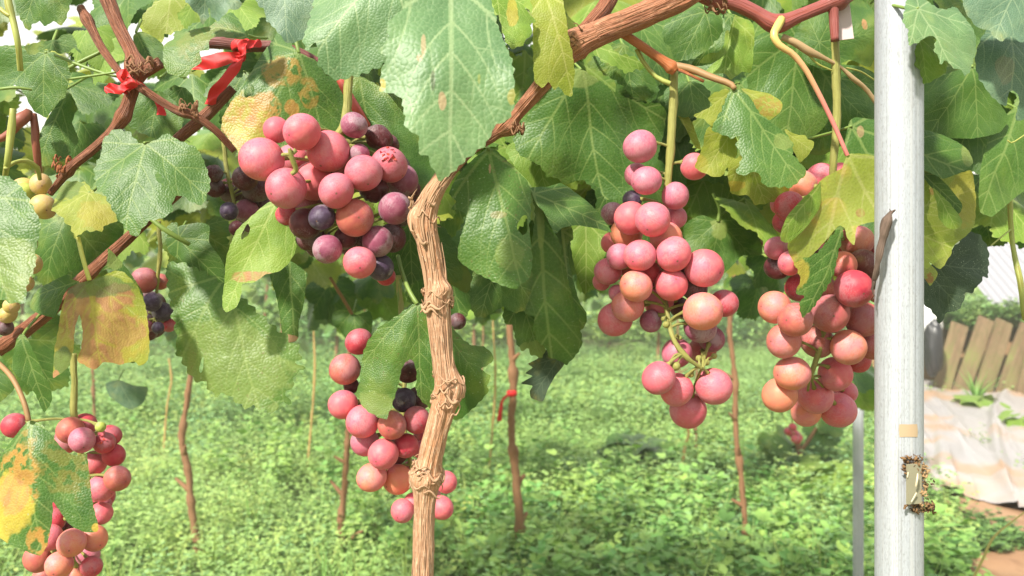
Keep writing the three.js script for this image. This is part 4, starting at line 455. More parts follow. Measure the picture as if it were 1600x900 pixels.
leaf(lvine, { label: 'small yellowing leaf beneath the leaf with insect holes', type: 'y', j: [138, 300, 0.63], t: [118, 370], g: [0.002, -0.02], cup: -0.2, teeth: 0.25, y: 0.3, s: 0.8, o: [[90, 290], [100, 278], [118, 280], [133, 284], [147, 300], [165, 306], [177, 330], [180, 340], [163, 350], [157, 360], [130, 363], [117, 372], [110, 357], [97, 340], [78, 325], [80, 308]], p: [[150, 335, 30, 25, 'y', 0.5], [95, 290, 30, 20, 'g', 0.6]] });
leaf(lvine, { label: 'green leaf cut by the left edge above the scorched leaf', type: 'm', j: [-50, 300, 0.58], t: [44, 476], g: [0.002, -0.014], cup: -0.2, teeth: 0.18, size: 512, s: 0.7, y: 0.1, relief: 1.5, o: [[-60, 270], [0, 270], [24, 283], [43, 307], [63, 347], [61, 365], [54, 388], [55, 413], [44, 450], [42, 473], [20, 474], [0, 467], [-50, 440], [-90, 360]], p: [[20, 420, 40, 50, 'l', 0.4]] });
leaf(lvine, { label: 'scorched leaf, tan and rust between yellow veins, hanging at the left', type: 'y', j: [140, 438, 0.61], t: [150, 578], g: [0.004, -0.012], fold: 0.35, cup: -0.1, c: [0.45, -0.05], teeth: 0.08, size: 768, s: 0.3, y: 0.5, h: 0.003, o: [[140, 437], [156, 428], [172, 418], [186, 420], [204, 440], [216, 470], [222, 505], [222, 545], [216, 562], [205, 566], [199, 560], [180, 566], [160, 564], [146, 577], [133, 571], [119, 563], [127, 545], [130, 520], [125, 492], [115, 515], [113, 545], [101, 571], [88, 579], [68, 586], [67, 578], [72, 541], [80, 512], [88, 482], [100, 450], [120, 440]],
  p: [[142, 515, 85, 80, 'y', 0.75], [116, 482, 24, 56, 'b', 1], [176, 462, 30, 24, 'b', 1], [180, 510, 36, 32, 'b', 0.9], [150, 556, 36, 24, 'b', 1], [136, 530, 12, 40, 'b', 1], [92, 560, 22, 22, 'g', 0.8], [88, 505, 12, 20, 'o', 0.8], [140, 445, 60, 18, 'g', 0.65], [72, 582, 10, 8, 'b', 1]],
  flaps: [{ type: 'm', o: [[102, 430], [112, 424], [111, 436], [122, 441], [104, 452], [92, 480], [84, 496], [64, 490], [45, 480], [46, 466], [58, 450]], j: [120, 438, 0.615], t: [50, 475], g: [-0.02, 0], teeth: 0.05, p: [], s: 0.5 }, { type: 'm', o: [[154, 428], [168, 410], [170, 388], [186, 404], [200, 421], [222, 455], [226, 478], [224, 520], [222, 552], [214, 566], [205, 567], [218, 540], [216, 490], [206, 450], [186, 426], [168, 420]], j: [152, 430, 0.618], t: [222, 560], g: [0.025, 0], teeth: 0.05, p: [[176, 406, 16, 16, 'l', 0.6]], s: 0.5 }],
  pet: [[140, 438, 0.61, 7], [132, 412, 0.612, 7], [122, 372, 0.622, 7]], pc: 'y' });
leaf(lvine, { label: 'ridged leaf with yellow and rust speckled half over the lower left bunch', type: 'm', j: [45, 657, 0.6], t: [72, 845], g: [0.001, -0.014], fold: 0.4, cup: 0, c: [0.5, -0.02], teeth: 0.06, size: 640, s: 0.9, y: 0.1, o: [[45, 656], [68, 668], [92, 699], [108, 710], [124, 707], [128, 736], [132, 776], [140, 826], [126, 832], [112, 828], [97, 818], [82, 792], [77, 784], [74, 812], [63, 853], [50, 868], [37, 865], [20, 857], [-2, 848], [-40, 820], [-50, 760], [-10, 710], [27, 670]], p: [[20, 755, 40, 60, 'o', 1], [5, 790, 42, 50, 'y', 0.9], [12, 770, 30, 30, 'b', 0.8], [50, 845, 22, 22, 'o', 0.9], [40, 690, 16, 22, 'o', 0.5], [100, 730, 40, 50, 'o', 0.25], [136, 824, 8, 8, 'y', 0.9]], pet: [[45, 657, 0.6, 8], [38, 630, 0.602, 8], [20, 592, 0.61, 8], [0, 570, 0.62, 8], [-30, 548, 0.64, 8]], pc: 'b' });
leaf(lvine, { label: 'dark hanging leaf with ragged tip above the lower left bunch', type: 'm', j: [34, 525, 0.68], t: [64, 645], s: 0, teeth: 0.1, o: [[28, 526], [40, 524], [57, 557], [66, 584], [76, 605], [75, 629], [64, 645], [58, 634], [50, 613], [36, 596], [18, 573]] });
leaf(lvine, { label: 'small dark leaf at the left edge above the ridged leaf', type: 'm', j: [-20, 545, 0.68], t: [12, 620], s: 0, teeth: 0.1, o: [[-24, 540], [4, 560], [20, 590], [22, 604], [10, 620], [-6, 630], [-30, 600]] });
leaf(vine, { label: 'upright lobed green leaf with yellow side lobes between the two right bunches', type: 'm', j: [1148, 139, 0.6], t: [1243, 290], g: [0.001, -0.012], cup: -0.2, teeth: 0.24, size: 640, s: 0.3, y: 0.05, o: [[1148, 138], [1168, 148], [1187, 177], [1207, 190], [1227, 203], [1242, 220], [1241, 240], [1252, 252], [1263, 268], [1248, 283], [1237, 293], [1217, 293], [1193, 290], [1183, 270], [1157, 273], [1153, 263], [1160, 245], [1152, 222], [1160, 210], [1147, 213], [1132, 207], [1114, 198], [1125, 176], [1133, 160], [1138, 145]], p: [[1135, 200, 16, 14, 'g', 0.8], [1225, 220, 20, 14, 'l', 0.5]],
  flaps: [{ type: 'y', o: [[1112, 196], [1148, 210], [1153, 230], [1146, 255], [1133, 265], [1131, 273], [1117, 277], [1100, 270], [1087, 262], [1090, 248], [1098, 230], [1101, 207]], j: [1146, 200, 0.607], t: [1110, 274], g: [0, 0.004], cup: 0.15, y: 0.3, teeth: 0.12, p: [] }, { type: 'y', o: [[1140, 139], [1120, 143], [1107, 153], [1113, 165], [1084, 180], [1100, 186], [1113, 198], [1126, 178], [1136, 160]], j: [1144, 142, 0.604], t: [1086, 180], g: [0, 0.002], y: 0.2, teeth: 0.14, p: [] }, { type: 'y', o: [[1158, 138], [1183, 142], [1204, 146], [1222, 159], [1220, 174], [1203, 187], [1188, 178], [1172, 152]], j: [1158, 140, 0.606], t: [1220, 176], g: [-0.008, 0.002], cup: -0.6, y: 0.7, teeth: 0.04, p: [[1200, 165, 26, 20, 'o', 0.6]] }, { type: 'y', o: [[1226, 202], [1242, 209], [1260, 212], [1262, 218], [1273, 221], [1268, 234], [1253, 253], [1243, 240]], j: [1228, 206, 0.606], t: [1266, 236], g: [0, 0], y: 0.1, teeth: 0.1, p: [] }],
  pet: [[1148, 139, 0.6, 8], [1142, 132, 0.602, 10], [1110, 120, 0.608, 11], [1080, 108, 0.615, 12], [1054, 103, 0.62, 13]], pc: 'b' });
leaf(vine, { label: 'pale yellow-green lobes showing below the upright lobed leaf', type: 'y', j: [1165, 235, 0.65], t: [1205, 318], g: [0, 0], y: 0.15, teeth: 0.14, o: [[1140, 255], [1165, 240], [1195, 255], [1236, 288], [1226, 310], [1205, 316], [1180, 320], [1170, 306], [1146, 302], [1138, 276]], p: [[1150, 290, 14, 8, 'y', 0.8]] });
leaf(vine, { label: 'dark and yellow leaf behind the stalk of the long pink bunch', type: 'm', j: [1078, 128, 0.66], t: [1085, 195], teeth: 0.15, s: 0, o: [[1040, 140], [1062, 130], [1090, 128], [1110, 142], [1108, 168], [1086, 182], [1062, 182], [1040, 165]] });
leaf(vine, { label: 'narrow pale leaf edge hanging by the solitary right berry of the long bunch', type: 'y', j: [1062, 180, 0.665], t: [1092, 232], teeth: 0.05, o: [[1058, 178], [1075, 182], [1082, 192], [1090, 214], [1096, 232], [1086, 228], [1074, 205]] });
leaf(vine, { label: 'yellow-green leaf seen from below, draped over the right bunch', type: 'u', j: [1324, 243, 0.615], t: [1262, 480], g: [0.002, -0.003], cup: 0.15, teeth: 0.06, size: 640, s: 0.2, y: 0.15, o: [[1324, 242], [1345, 240], [1366, 243], [1388, 262], [1384, 330], [1366, 346], [1352, 349], [1338, 356], [1334, 383], [1325, 373], [1321, 355], [1312, 353], [1300, 368], [1275, 396], [1248, 412], [1232, 388], [1236, 372], [1260, 350], [1276, 322], [1280, 285], [1298, 272], [1316, 262]], p: [[1345, 333, 9, 9, 'b', 0.7], [1258, 408, 8, 4, 'b', 0.8]],
  flaps: [{ type: 'l', o: [[1284, 284], [1281, 322], [1264, 352], [1240, 378], [1226, 375], [1225, 360], [1235, 335], [1258, 309]], j: [1284, 284, 0.612], t: [1230, 374], g: [0.03, 0.0], cup: -0.5, teeth: 0.02, p: [] }, { type: 'm', o: [[1312, 352], [1319, 357], [1311, 390], [1298, 440], [1280, 478], [1263, 495], [1256, 476], [1262, 462], [1249, 457], [1256, 436], [1246, 411], [1275, 396], [1300, 368]], j: [1316, 354, 0.614], t: [1262, 492], g: [0.02, -0.004], cup: 0.1, fold: 0.2, teeth: 0.2, y: 0.5, p: [[1252, 425, 14, 28, 'y', 0.7]] }],
  pet: [[1324, 243, 0.615, 7], [1310, 210, 0.614, 7], [1296, 180, 0.613, 7.5], [1276, 140, 0.611, 8], [1258, 108, 0.609, 9], [1238, 84, 0.608, 10], [1217, 70, 0.607, 11.5], [1209, 55, 0.607, 12.5], [1215, 41, 0.61, 14], [1221, 30, 0.615, 13]], pc: 's' });
leaf(rvine, { label: 'blue-green leaf overlapping the near steel post at the top', type: 'a', j: [1436, 12, 0.548], t: [1506, 113], g: [0.006, -0.012], cup: -0.18, fold: 0.08, teeth: 0.3, pitch: 0.005, size: 512, s: 0.3, y: 0.1, o: [[1422, -8], [1415, 13], [1413, 33], [1420, 45], [1422, 67], [1434, 66], [1453, 55], [1462, 61], [1460, 77], [1468, 87], [1470, 98], [1480, 95], [1493, 108], [1501, 106], [1510, 115], [1520, 109], [1528, 87], [1532, 76], [1527, 50], [1517, 27], [1503, 3], [1487, 8], [1467, 7], [1446, -8]] });
leaf(rvine, { label: 'yellow-green leaf under the blue-green leaf by the post', type: 'l', j: [1436, 60, 0.57], t: [1450, 130], g: [0.004, -0.004], y: 0.3, teeth: 0.2, o: [[1432, 60], [1450, 54], [1464, 62], [1472, 85], [1482, 96], [1478, 113], [1466, 121], [1455, 127], [1446, 129], [1437, 110], [1430, 100]] });
leaf(rvine, { label: 'blue-green leaf in the top right corner', type: 'b', j: [1600, -50, 0.57], t: [1570, 62], g: [0.004, -0.01], cup: -0.2, teeth: 0.16, s: 0.2, o: [[1506, -30], [1510, 0], [1517, 20], [1533, 37], [1550, 43], [1560, 60], [1567, 63], [1580, 55], [1600, 65], [1650, 40], [1670, -30]] });
leaf(rvine, { label: 'grey-green leaf hanging at the right edge under the corner leaf', type: 'b', j: [1580, 32, 0.6], t: [1580, 164], g: [0.004, -0.008], cup: -0.25, teeth: 0.12, s: 0.3, size: 512, o: [[1560, 34], [1547, 42], [1534, 62], [1528, 87], [1532, 123], [1547, 147], [1576, 163], [1579, 143], [1588, 140], [1598, 153], [1600, 182], [1650, 160], [1660, 60], [1610, 36]], p: [[1570, 110, 14, 22, 't', 0.15]] });
leaf(rvine, { label: 'smooth rolled leaf passing behind the post at bunch-stalk height', type: 'm', j: [1332, 196, 0.64], t: [1524, 252], g: [0.006, -0.02], cup: -0.6, c: [0.5, 0.02], teeth: 0, wav: 0.4, s: 0.1, y: 0, size: 512, relief: 1.5, o: [[1330, 187], [1343, 180], [1400, 190], [1467, 207], [1500, 220], [1517, 233], [1524, 252], [1510, 264], [1480, 275], [1458, 267], [1400, 248], [1350, 240], [1327, 234], [1324, 213]], p: [[1346, 205, 5, 8, 't', 0.5], [1515, 240, 14, 20, 'l', 0.6]] });
leaf(rvine, { label: 'yellowing leaf seen from below with a rolled pale flap right of the post', type: 'u', j: [1392, 340, 0.665], t: [1526, 300], g: [0.002, -0.002], cup: 0.15, teeth: 0.06, y: 0.6, s: 0.2, size: 512, o: [[1385, 262], [1436, 266], [1480, 276], [1519, 265], [1528, 278], [1531, 307], [1525, 343], [1511, 364], [1485, 386], [1484, 396], [1465, 421], [1447, 409], [1460, 428], [1444, 447], [1434, 430], [1385, 420]], p: [[1510, 310, 26, 46, 'y', 0.5], [1445, 435, 8, 9, 'o', 1], [1456, 299, 5, 6, 'b', 0.8]],
  flaps: [{ type: 'l', o: [[1459, 293], [1478, 312], [1504, 343], [1501, 355], [1484, 358], [1468, 343], [1464, 322]], j: [1460, 294, 0.65], t: [1500, 354], g: [0, 0], teeth: 0.08, p: [] }, { type: 'm', o: [[1441, 271], [1460, 270], [1484, 294], [1504, 319], [1502, 332], [1494, 334], [1470, 306], [1452, 288]], j: [1444, 272, 0.655], t: [1502, 330], teeth: 0, p: [] }, { type: 'u', o: [[1434, 260], [1445, 262], [1460, 269], [1442, 270], [1436, 278]], j: [1436, 262, 0.652], t: [1458, 270], teeth: 0, p: [] }] });
leaf(rvine, { label: 'dark grey-green spotted leaf lowest beside the post', type: 'k', j: [1440, 412, 0.69], t: [1540, 410], g: [0.008, -0.006], cup: -0.15, teeth: 0.2, pitch: 0.009, s: 2, y: 0, size: 512, o: [[1480, 396], [1519, 362], [1535, 370], [1549, 386], [1552, 406], [1547, 433], [1537, 432], [1533, 443], [1526, 446], [1521, 457], [1509, 458], [1508, 472], [1501, 485], [1488, 487], [1477, 506], [1466, 490], [1447, 475], [1430, 462], [1400, 440], [1440, 425]] });
leaf(rvine, { label: 'large translucent leaf between the post and the right corner', type: 'm', j: [1520, 104, 0.72], t: [1452, 205], g: [0, 0.004], teeth: 0.05, s: 0, y: 0, size: 512, o: [[1437, 140], [1460, 124], [1500, 108], [1530, 105], [1560, 150], [1586, 180], [1570, 205], [1522, 216], [1484, 215], [1455, 225], [1430, 210]] });
leaf(rvine, { label: 'large drooping leaf at the right edge with an upturned tip', type: 'm', j: [1590, 170, 0.74], t: [1552, 336], g: [0.002, -0.003], cup: -0.1, teeth: 0.05, s: 0, y: 0.1, size: 512, o: [[1592, 165], [1560, 195], [1545, 220], [1536, 255], [1531, 300], [1536, 330], [1552, 338], [1566, 326], [1600, 300], [1650, 285], [1660, 170]] });
// middle distance: leaves read as single leaves, a little deeper in
leaf(lvine, { label: 'dark broad leaf near the left edge crossed by a green tendril', type: 'm', j: [70, 82, 0.66], t: [60, 182], s: 0, teeth: 0.1, cup: -0.2, o: [[-30, 72], [35, 70], [70, 78], [90, 84], [104, 98], [107, 122], [98, 152], [84, 162], [70, 182], [50, 172], [40, 150], [20, 132], [-30, 136]] });
leaf(lvine, { label: 'upper left leaf with coarse teeth against the bright sky', type: 'm', j: [64, -40, 0.65], t: [42, 47], s: 0, teeth: 0.2, o: [[20, -30], [25, 15], [33, 34], [42, 47], [50, 36], [60, 33], [70, 40], [80, 32], [96, 38], [105, 10], [108, -30]] });
leaf(lvine, { label: 'small curled leaf crossing the bright gap at upper left', type: 'm', j: [82, 66, 0.63], t: [125, 78], s: 0, teeth: 0.18, o: [[32, 70], [58, 64], [86, 62], [102, 52], [116, 58], [120, 72], [129, 86], [116, 76], [96, 84], [70, 76], [42, 84]] });
leaf(lvine, { label: 'dark leaf with a pale edge behind the lower stem of the ribbon joint', type: 'm', j: [104, 138, 0.69], t: [76, 256], s: 0.2, teeth: 0.1, cup: -0.3, o: [[90, 160], [102, 140], [112, 150], [119, 168], [112, 190], [119, 218], [104, 245], [80, 258], [64, 258], [58, 230], [68, 196]] });
leaf(lvine, { label: 'olive folded leaf above the long red ribbon tails', type: 'm', j: [388, 54, 0.645], t: [268, 112], g: [0.004, -0.014], fold: 0.1, s: 0.4, teeth: 0.08, size: 512, o: [[254, 62], [285, 42], [328, 35], [356, 14], [370, 25], [386, 58], [370, 63], [340, 58], [328, 62], [326, 78], [312, 80], [314, 96], [300, 105], [288, 117], [262, 113], [253, 92]], p: [[320, 60, 60, 40, 'o', 0.15]] });
leaf(lvine, { label: 'rounded dark leaf behind the ribbon joint', type: 'm', j: [212, 50, 0.67], t: [240, 95], s: 0.2, teeth: 0.02, o: [[208, 56], [220, 49], [238, 56], [254, 70], [256, 96], [240, 100], [222, 88], [210, 72]] });
leaf(lvine, { label: 'grey-green leaf at the top edge left of the pale leaf', type: 'b', j: [440, -40, 0.6], t: [446, 66], s: 0.2, teeth: 0.2, cup: -0.2, o: [[396, -20], [402, 6], [412, 14], [415, 30], [425, 40], [436, 52], [450, 68], [470, 60], [480, 38], [488, -20]] });
leaf(lvine, { label: 'bluish leaf with wavy rim at the top edge above the olive folded leaf', type: 'b', j: [330, -40, 0.62], t: [320, 34], s: 0.2, teeth: 0.25, wav: 2, o: [[290, -20], [292, 4], [304, 16], [314, 34], [323, 22], [324, 8], [330, 26], [342, 32], [362, 16], [374, 12], [366, -20]] });
leaf(lvine, { label: 'pale sunlit leaf against the sky between the two ribbons', type: 'u', j: [268, -10, 0.72], t: [250, 100], s: 0, teeth: 0.3, pitch: 0.009, o: [[222, 26], [234, 10], [262, -8], [288, -6], [298, 20], [288, 44], [262, 54], [250, 66], [228, 62], [218, 44]] });
leaf(lvine, { label: 'small toothed leaf before the bright gap above the olive folded leaf', type: 'l', j: [300, 6, 0.64], t: [286, 46], s: 0, teeth: 0.3, pitch: 0.005, o: [[276, 22], [292, 8], [306, 14], [314, 26], [312, 34], [300, 36], [290, 46], [282, 34]] });
leaf(lvine, { label: 'dark leaf below the ribbon joint behind the insect-holed leaf', type: 'm', j: [250, 120, 0.7], t: [230, 215], s: 0.1, teeth: 0.14, o: [[196, 150], [222, 138], [258, 146], [284, 172], [282, 205], [250, 218], [215, 205], [196, 190]] });
leaf(lvine, { label: 'dark leaf edge left of the long red ribbon', type: 'm', j: [300, 110, 0.71], t: [270, 180], s: 0.2, teeth: 0.16, o: [[246, 150], [262, 138], [276, 134], [296, 142], [306, 166], [282, 178], [256, 172]] });
leaf(vine, { label: 'green veined leaf under the thick cane left of the white tag', type: 'm', j: [1102, 18, 0.69], t: [1062, 92], s: 0, y: 0, teeth: 0.2, o: [[1038, 40], [1062, 22], [1104, 8], [1126, 22], [1130, 48], [1120, 62], [1100, 84], [1080, 92], [1056, 92], [1048, 74], [1036, 62]] });
leaf(vine, { label: 'crumpled leaf with yellow inside, curled up under the red cane', type: 'l', j: [1146, 28, 0.67], t: [1140, 124], s: 0.2, y: 0.5, teeth: 0.08, wav: 2.5, o: [[1144, 24], [1168, 28], [1178, 36], [1178, 90], [1174, 112], [1160, 112], [1140, 126], [1132, 116], [1106, 108], [1128, 86], [1138, 60]],
  flaps: [{ type: 'm', o: [[1132, 22], [1148, 22], [1140, 44], [1134, 70], [1134, 84], [1116, 96], [1090, 100], [1076, 106], [1092, 86], [1118, 70], [1132, 44]], j: [1140, 24, 0.66], t: [1082, 104], teeth: 0.04, wav: 3 }, { type: 'l', o: [[1134, 48], [1140, 48], [1136, 82], [1116, 96], [1092, 98], [1106, 84], [1122, 82], [1132, 70]], j: [1138, 48, 0.655], t: [1094, 98], teeth: 0.06, wav: 3 }] });
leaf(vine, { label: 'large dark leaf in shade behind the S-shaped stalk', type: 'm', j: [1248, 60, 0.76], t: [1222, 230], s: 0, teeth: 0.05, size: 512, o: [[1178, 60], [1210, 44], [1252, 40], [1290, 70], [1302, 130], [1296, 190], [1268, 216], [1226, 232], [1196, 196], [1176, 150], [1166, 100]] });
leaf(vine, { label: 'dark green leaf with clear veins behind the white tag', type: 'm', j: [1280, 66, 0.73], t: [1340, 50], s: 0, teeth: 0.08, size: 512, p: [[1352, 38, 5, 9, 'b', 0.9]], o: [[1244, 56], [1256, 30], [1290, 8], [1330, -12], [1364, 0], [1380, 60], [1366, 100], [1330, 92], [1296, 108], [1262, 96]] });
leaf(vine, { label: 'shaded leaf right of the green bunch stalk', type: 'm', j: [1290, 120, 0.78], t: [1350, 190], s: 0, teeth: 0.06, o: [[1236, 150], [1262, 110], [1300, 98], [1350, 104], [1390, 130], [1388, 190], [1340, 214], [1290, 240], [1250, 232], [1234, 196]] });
leaf(vine, { label: 'toothed leaf in half shade above the broad dark leaf', type: 'm', j: [975, 70, 0.74], t: [1000, 155], s: 0.2, teeth: 0.28, o: [[918, 100], [940, 76], [975, 68], [1004, 100], [1014, 106], [1030, 140], [1016, 160], [990, 146], [962, 126], [934, 108]] });
leaf(vine, { label: 'pale leaf edge catching light under the thick cane', type: 'l', j: [930, 72, 0.72], t: [1010, 104], s: 0, teeth: 0.3, o: [[924, 76], [946, 66], [966, 84], [990, 88], [1012, 104], [994, 108], [978, 114], [966, 106], [944, 98]] });
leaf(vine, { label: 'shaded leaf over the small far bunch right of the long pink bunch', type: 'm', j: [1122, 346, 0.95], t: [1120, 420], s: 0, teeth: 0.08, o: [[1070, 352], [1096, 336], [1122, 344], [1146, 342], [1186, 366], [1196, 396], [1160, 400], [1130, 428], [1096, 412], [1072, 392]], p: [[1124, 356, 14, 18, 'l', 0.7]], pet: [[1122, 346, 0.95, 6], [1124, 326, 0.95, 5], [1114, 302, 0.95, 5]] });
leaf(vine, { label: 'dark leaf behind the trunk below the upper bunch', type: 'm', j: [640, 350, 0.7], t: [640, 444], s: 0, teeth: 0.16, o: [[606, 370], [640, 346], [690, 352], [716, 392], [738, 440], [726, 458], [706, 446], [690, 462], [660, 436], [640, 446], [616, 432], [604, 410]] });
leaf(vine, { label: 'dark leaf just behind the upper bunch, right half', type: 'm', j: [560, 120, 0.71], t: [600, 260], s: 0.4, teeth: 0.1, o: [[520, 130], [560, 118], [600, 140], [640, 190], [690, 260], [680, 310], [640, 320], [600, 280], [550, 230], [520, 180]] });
leaf(vine, { label: 'shaded light green leaf between the holed leaf and the broad dark leaf', type: 'l', j: [830, 210, 0.75], t: [850, 295], s: 0, y: 0, teeth: 0.1, o: [[790, 230], [828, 212], [866, 240], [884, 282], [860, 292], [832, 296], [806, 262]] });
leaf(vine, { label: 'grey-green leaf hanging out of focus at left before the clover', type: 'b', j: [185, 596, 1.5], t: [215, 640], s: 0, teeth: 0.1, o: [[164, 600], [184, 594], [208, 602], [230, 606], [224, 628], [204, 640], [184, 630], [170, 618]] });
leaf(vine, { label: 'dark small leaves hanging out of focus left of the lower bunch', type: 'm', j: [552, 486, 1.35], t: [556, 540], s: 0, teeth: 0.1, o: [[520, 488], [544, 482], [556, 492], [576, 486], [582, 500], [578, 530], [560, 542], [540, 530], [530, 516], [518, 506]] });
part('shoot', stemGeo([[516, 434, 1.3, 5], [532, 460, 1.32, 5], [550, 490, 1.35, 5]], 7, 0.0006), FARBARK, vine);
for (const q of [[[624, 436, 0.7, 8], [624, 470, 0.7, 6], [628, 500, 0.7, 5]], [[632, 442, 0.69, 6], [642, 462, 0.66, 6], [650, 474, 0.64, 6]]]) part('shoot', stemGeo(q, 7, 0.0002), PET.g, vine);
// ------------------------------------------------------------------ leaves filling the canopy behind and above
{
  const r = rng(1234), floorY = (x) => x < 70 ? 480 : x < 130 ? 380 : x < 235 ? 350 : x < 330 ? 360 : x < 480 ? 430 : x < 660 ? 425 : x < 830 ? 450 : x < 920 ? 420 : x < 1180 ? 370 : x < 1380 ? 400 : 290;
  const gaps = [[34, 66, 46, 52], [105, 66, 40, 32], [122, 25, 20, 40], [120, 100, 34, 30], [250, 50, 42, 46], [130, 205, 22, 26], [100, 200, 18, 20], [160, 160, 16, 14], [350, 250, 26, 24], [300, 235, 20, 22], [240, 390, 30, 36], [320, 340, 14, 22], [385, 40, 22, 16], [340, 40, 10, 20], [80, 262, 18, 16], [30, 262, 22, 18]];
  const inGap = (x, y, m) => gaps.some(([a, b, c, d]) => ((x - a) / (c + m)) ** 2 + ((y - b) / (d + m)) ** 2 < 1);
  const who = (x) => x < 470 ? lvine : x > 1390 ? rvine : vine;
  for (let y = -30; y < 470; y += 62) for (let x = -60; x < 1680; x += 74) {
    const X = x + (r() - 0.5) * 60, Y = y + (r() - 0.5) * 50; if (Y > floorY(X) - 42) continue; if (inGap(X, Y, 52)) continue;
    const left = X < 480, d = 0.86 + 0.4 * r() + (left ? 0.1 : 0), t = r(), type = t < 0.4 ? 'm' : t < 0.65 ? 'm' : t < 0.88 ? 'l' : 'y';
    fill(who(X), X, Y, d, 100 + 50 * r(), (r() - 0.5) * 2.2, -0.1 - 0.8 * r(), (r() - 0.5) * 1.5, type);
  }
  for (let k = 0; k < 110; k++) { const X = -80 + 560 * r(), Y = 20 + 420 * r(); if (Y > floorY(X) + 10 || (inGap(X, Y, 8) && r() < 0.5)) continue; const t = r(); fill(lvine, X, Y, 1.3 + 0.9 * r(), 46 + 34 * r(), (r() - 0.5) * 3, -0.3 - 0.9 * r(), (r() - 0.5) * 2.4, t < 0.4 ? 'l' : t < 0.7 ? 'y' : 'm'); }  // mostly pale types, their colour stands in for light from behind
  for (let k = 0; k < 60; k++) { const X = 480 + 960 * r(), Y = 250 + 190 * r(); if (Y > floorY(X) + 20) continue; fill(who(X), X, Y, 1.4 + 0.8 * r(), 52 + 30 * r(), (r() - 0.5) * 2.6, -0.2 - 0.9 * r(), (r() - 0.5) * 2, r() < 0.6 ? 'm' : 'l'); }
  for (const [a, b, c, e] of gaps) for (let k = 0; k < 3; k++) { const X = a + (r() - 0.5) * 2.4 * c, Y = b + (r() - 0.5) * 2.4 * e; fill(lvine, X, Y, 1.7 + 0.8 * r(), 40 + 30 * r(), (r() - 0.5) * 3, -0.4 - 0.7 * r(), (r() - 0.5) * 2.4, r() < 0.6 ? 'u' : 'y', null, false); }  // pale leaves in the bright gaps, backlight put into their colour
  // the canopy goes on overhead, out of the picture
  for (let k = 0; k < 130; k++) { const d = 0.82 + 0.85 * r(), X = -1.4 + 2.6 * r(), Y = 1.72 + 0.25 * r(); fill(X < -0.4 ? lvine : X > 0.7 ? rvine : vine, 800 + X / d * F, 450 - (Y - EYE) / d * F, d, 0.12 * F / d, (r() - 0.5) * 3, -1.1 - 0.5 * r(), (r() - 0.5) * 3, 'm', null, false); }
  // looser foliage hanging further back, behind the bunches
  for (const [x0, x1, y0, y1, n] of [[478, 650, 425, 500, 20], [1150, 1236, 375, 505, 12], [905, 975, 395, 462, 8], [1336, 1366, 580, 640, 3], [740, 830, 455, 500, 5], [255, 330, 480, 545, 5]]) for (let k = 0; k < n; k++) { const t = r(); fill(vine, x0 + (x1 - x0) * r(), y0 + (y1 - y0) * r() * r(), 1.9 + 1.1 * r(), 38 + 24 * r(), (r() - 0.5) * 2.6, -0.2 - 0.8 * r(), (r() - 0.5) * 2.2, t < 0.4 ? 'l' : t < 0.75 ? 'm' : t < 0.9 ? 'm' : 'y', null, false); }
  // named details of the canopy, one leaf added behind a hole to darken it
  for (const [x, y, d, s, ro, rx, ry, t] of [[150, 60, 0.72, 70, 0.4, -0.5, 0.2, 'l'], [392, 150, 0.74, 100, 0.3, -0.1, 0, 'm'], [180, 20, 0.8, 90, -0.3, -0.4, -0.3, 'm'], [240, 10, 0.82, 80, 0.2, -0.5, 0.3, 'm'], [160, 95, 0.72, 60, 0.6, -0.3, -0.4, 'l'], [135, 140, 0.75, 70, 1.2, -0.6, 0.3, 'm'], [300, 150, 0.8, 110, 0.2, -0.5, 0, 'm'], [320, 30, 0.8, 90, -0.5, -0.5, 0.3, 'm'], [380, 20, 0.72, 60, 0.5, -0.6, 0.1, 'l'], [120, 210, 0.82, 60, -0.2, -0.3, 0.5, 'm'], [140, 330, 0.9, 100, 0.4, -0.3, 0, 'm'], [90, 380, 0.85, 110, -0.2, -0.1, 0.2, 'm'], [180, 360, 0.9, 90, 0, -0.2, -0.3, 'l'], [60, 560, 0.9, 90, 0.6, 0, 0.5, 'm'], [310, 390, 0.85, 80, 0.2, 0, 0.3, 'm'], [700, 420, 0.8, 120, 0.2, -0.1, 0, 'm'], [650, 290, 0.82, 110, 0, -0.2, 0.2, 'l'], [1010, 60, 0.85, 110, 0.3, -0.4, 0.2, 'm'], [1160, 180, 0.85, 130, 0, -0.2, 0.2, 'm'], [1240, 130, 0.9, 150, 0.2, -0.1, 0, 'm'], [1330, 200, 0.9, 140, 0.1, -0.2, 0.3, 'l'], [1400, 330, 0.85, 110, 0, -0.3, 0, 'm'], [1535, 225, 0.9, 90, 0.3, -0.3, 0, 'm'], [1560, 290, 1.0, 90, 0, -0.8, 0, 'm'], [1590, 330, 0.95, 110, 0.3, -0.7, 0.2, 'l'], [1545, 345, 1.0, 80, 0, -0.7, -0.2, 'm'], [1620, 350, 1.0, 100, 0.2, -0.7, 0, 'm'], [520, 470, 1.9, 60, 0.2, -0.3, 0.4, 'm'], [600, 470, 2.0, 56, 0.5, -0.5, 0, 'l'], [560, 455, 2.2, 60, -0.3, -0.6, 0.2, 'm'], [1210, 420, 1.2, 60, 0.2, -0.2, 0.3, 'm'], [1180, 460, 1.6, 60, -0.4, -0.4, 0, 'm'], [1100, 380, 1.2, 90, 0, -0.2, 0.4, 'l']]) fill(who(x), x, y, d, s, ro, rx, ry, t);
}

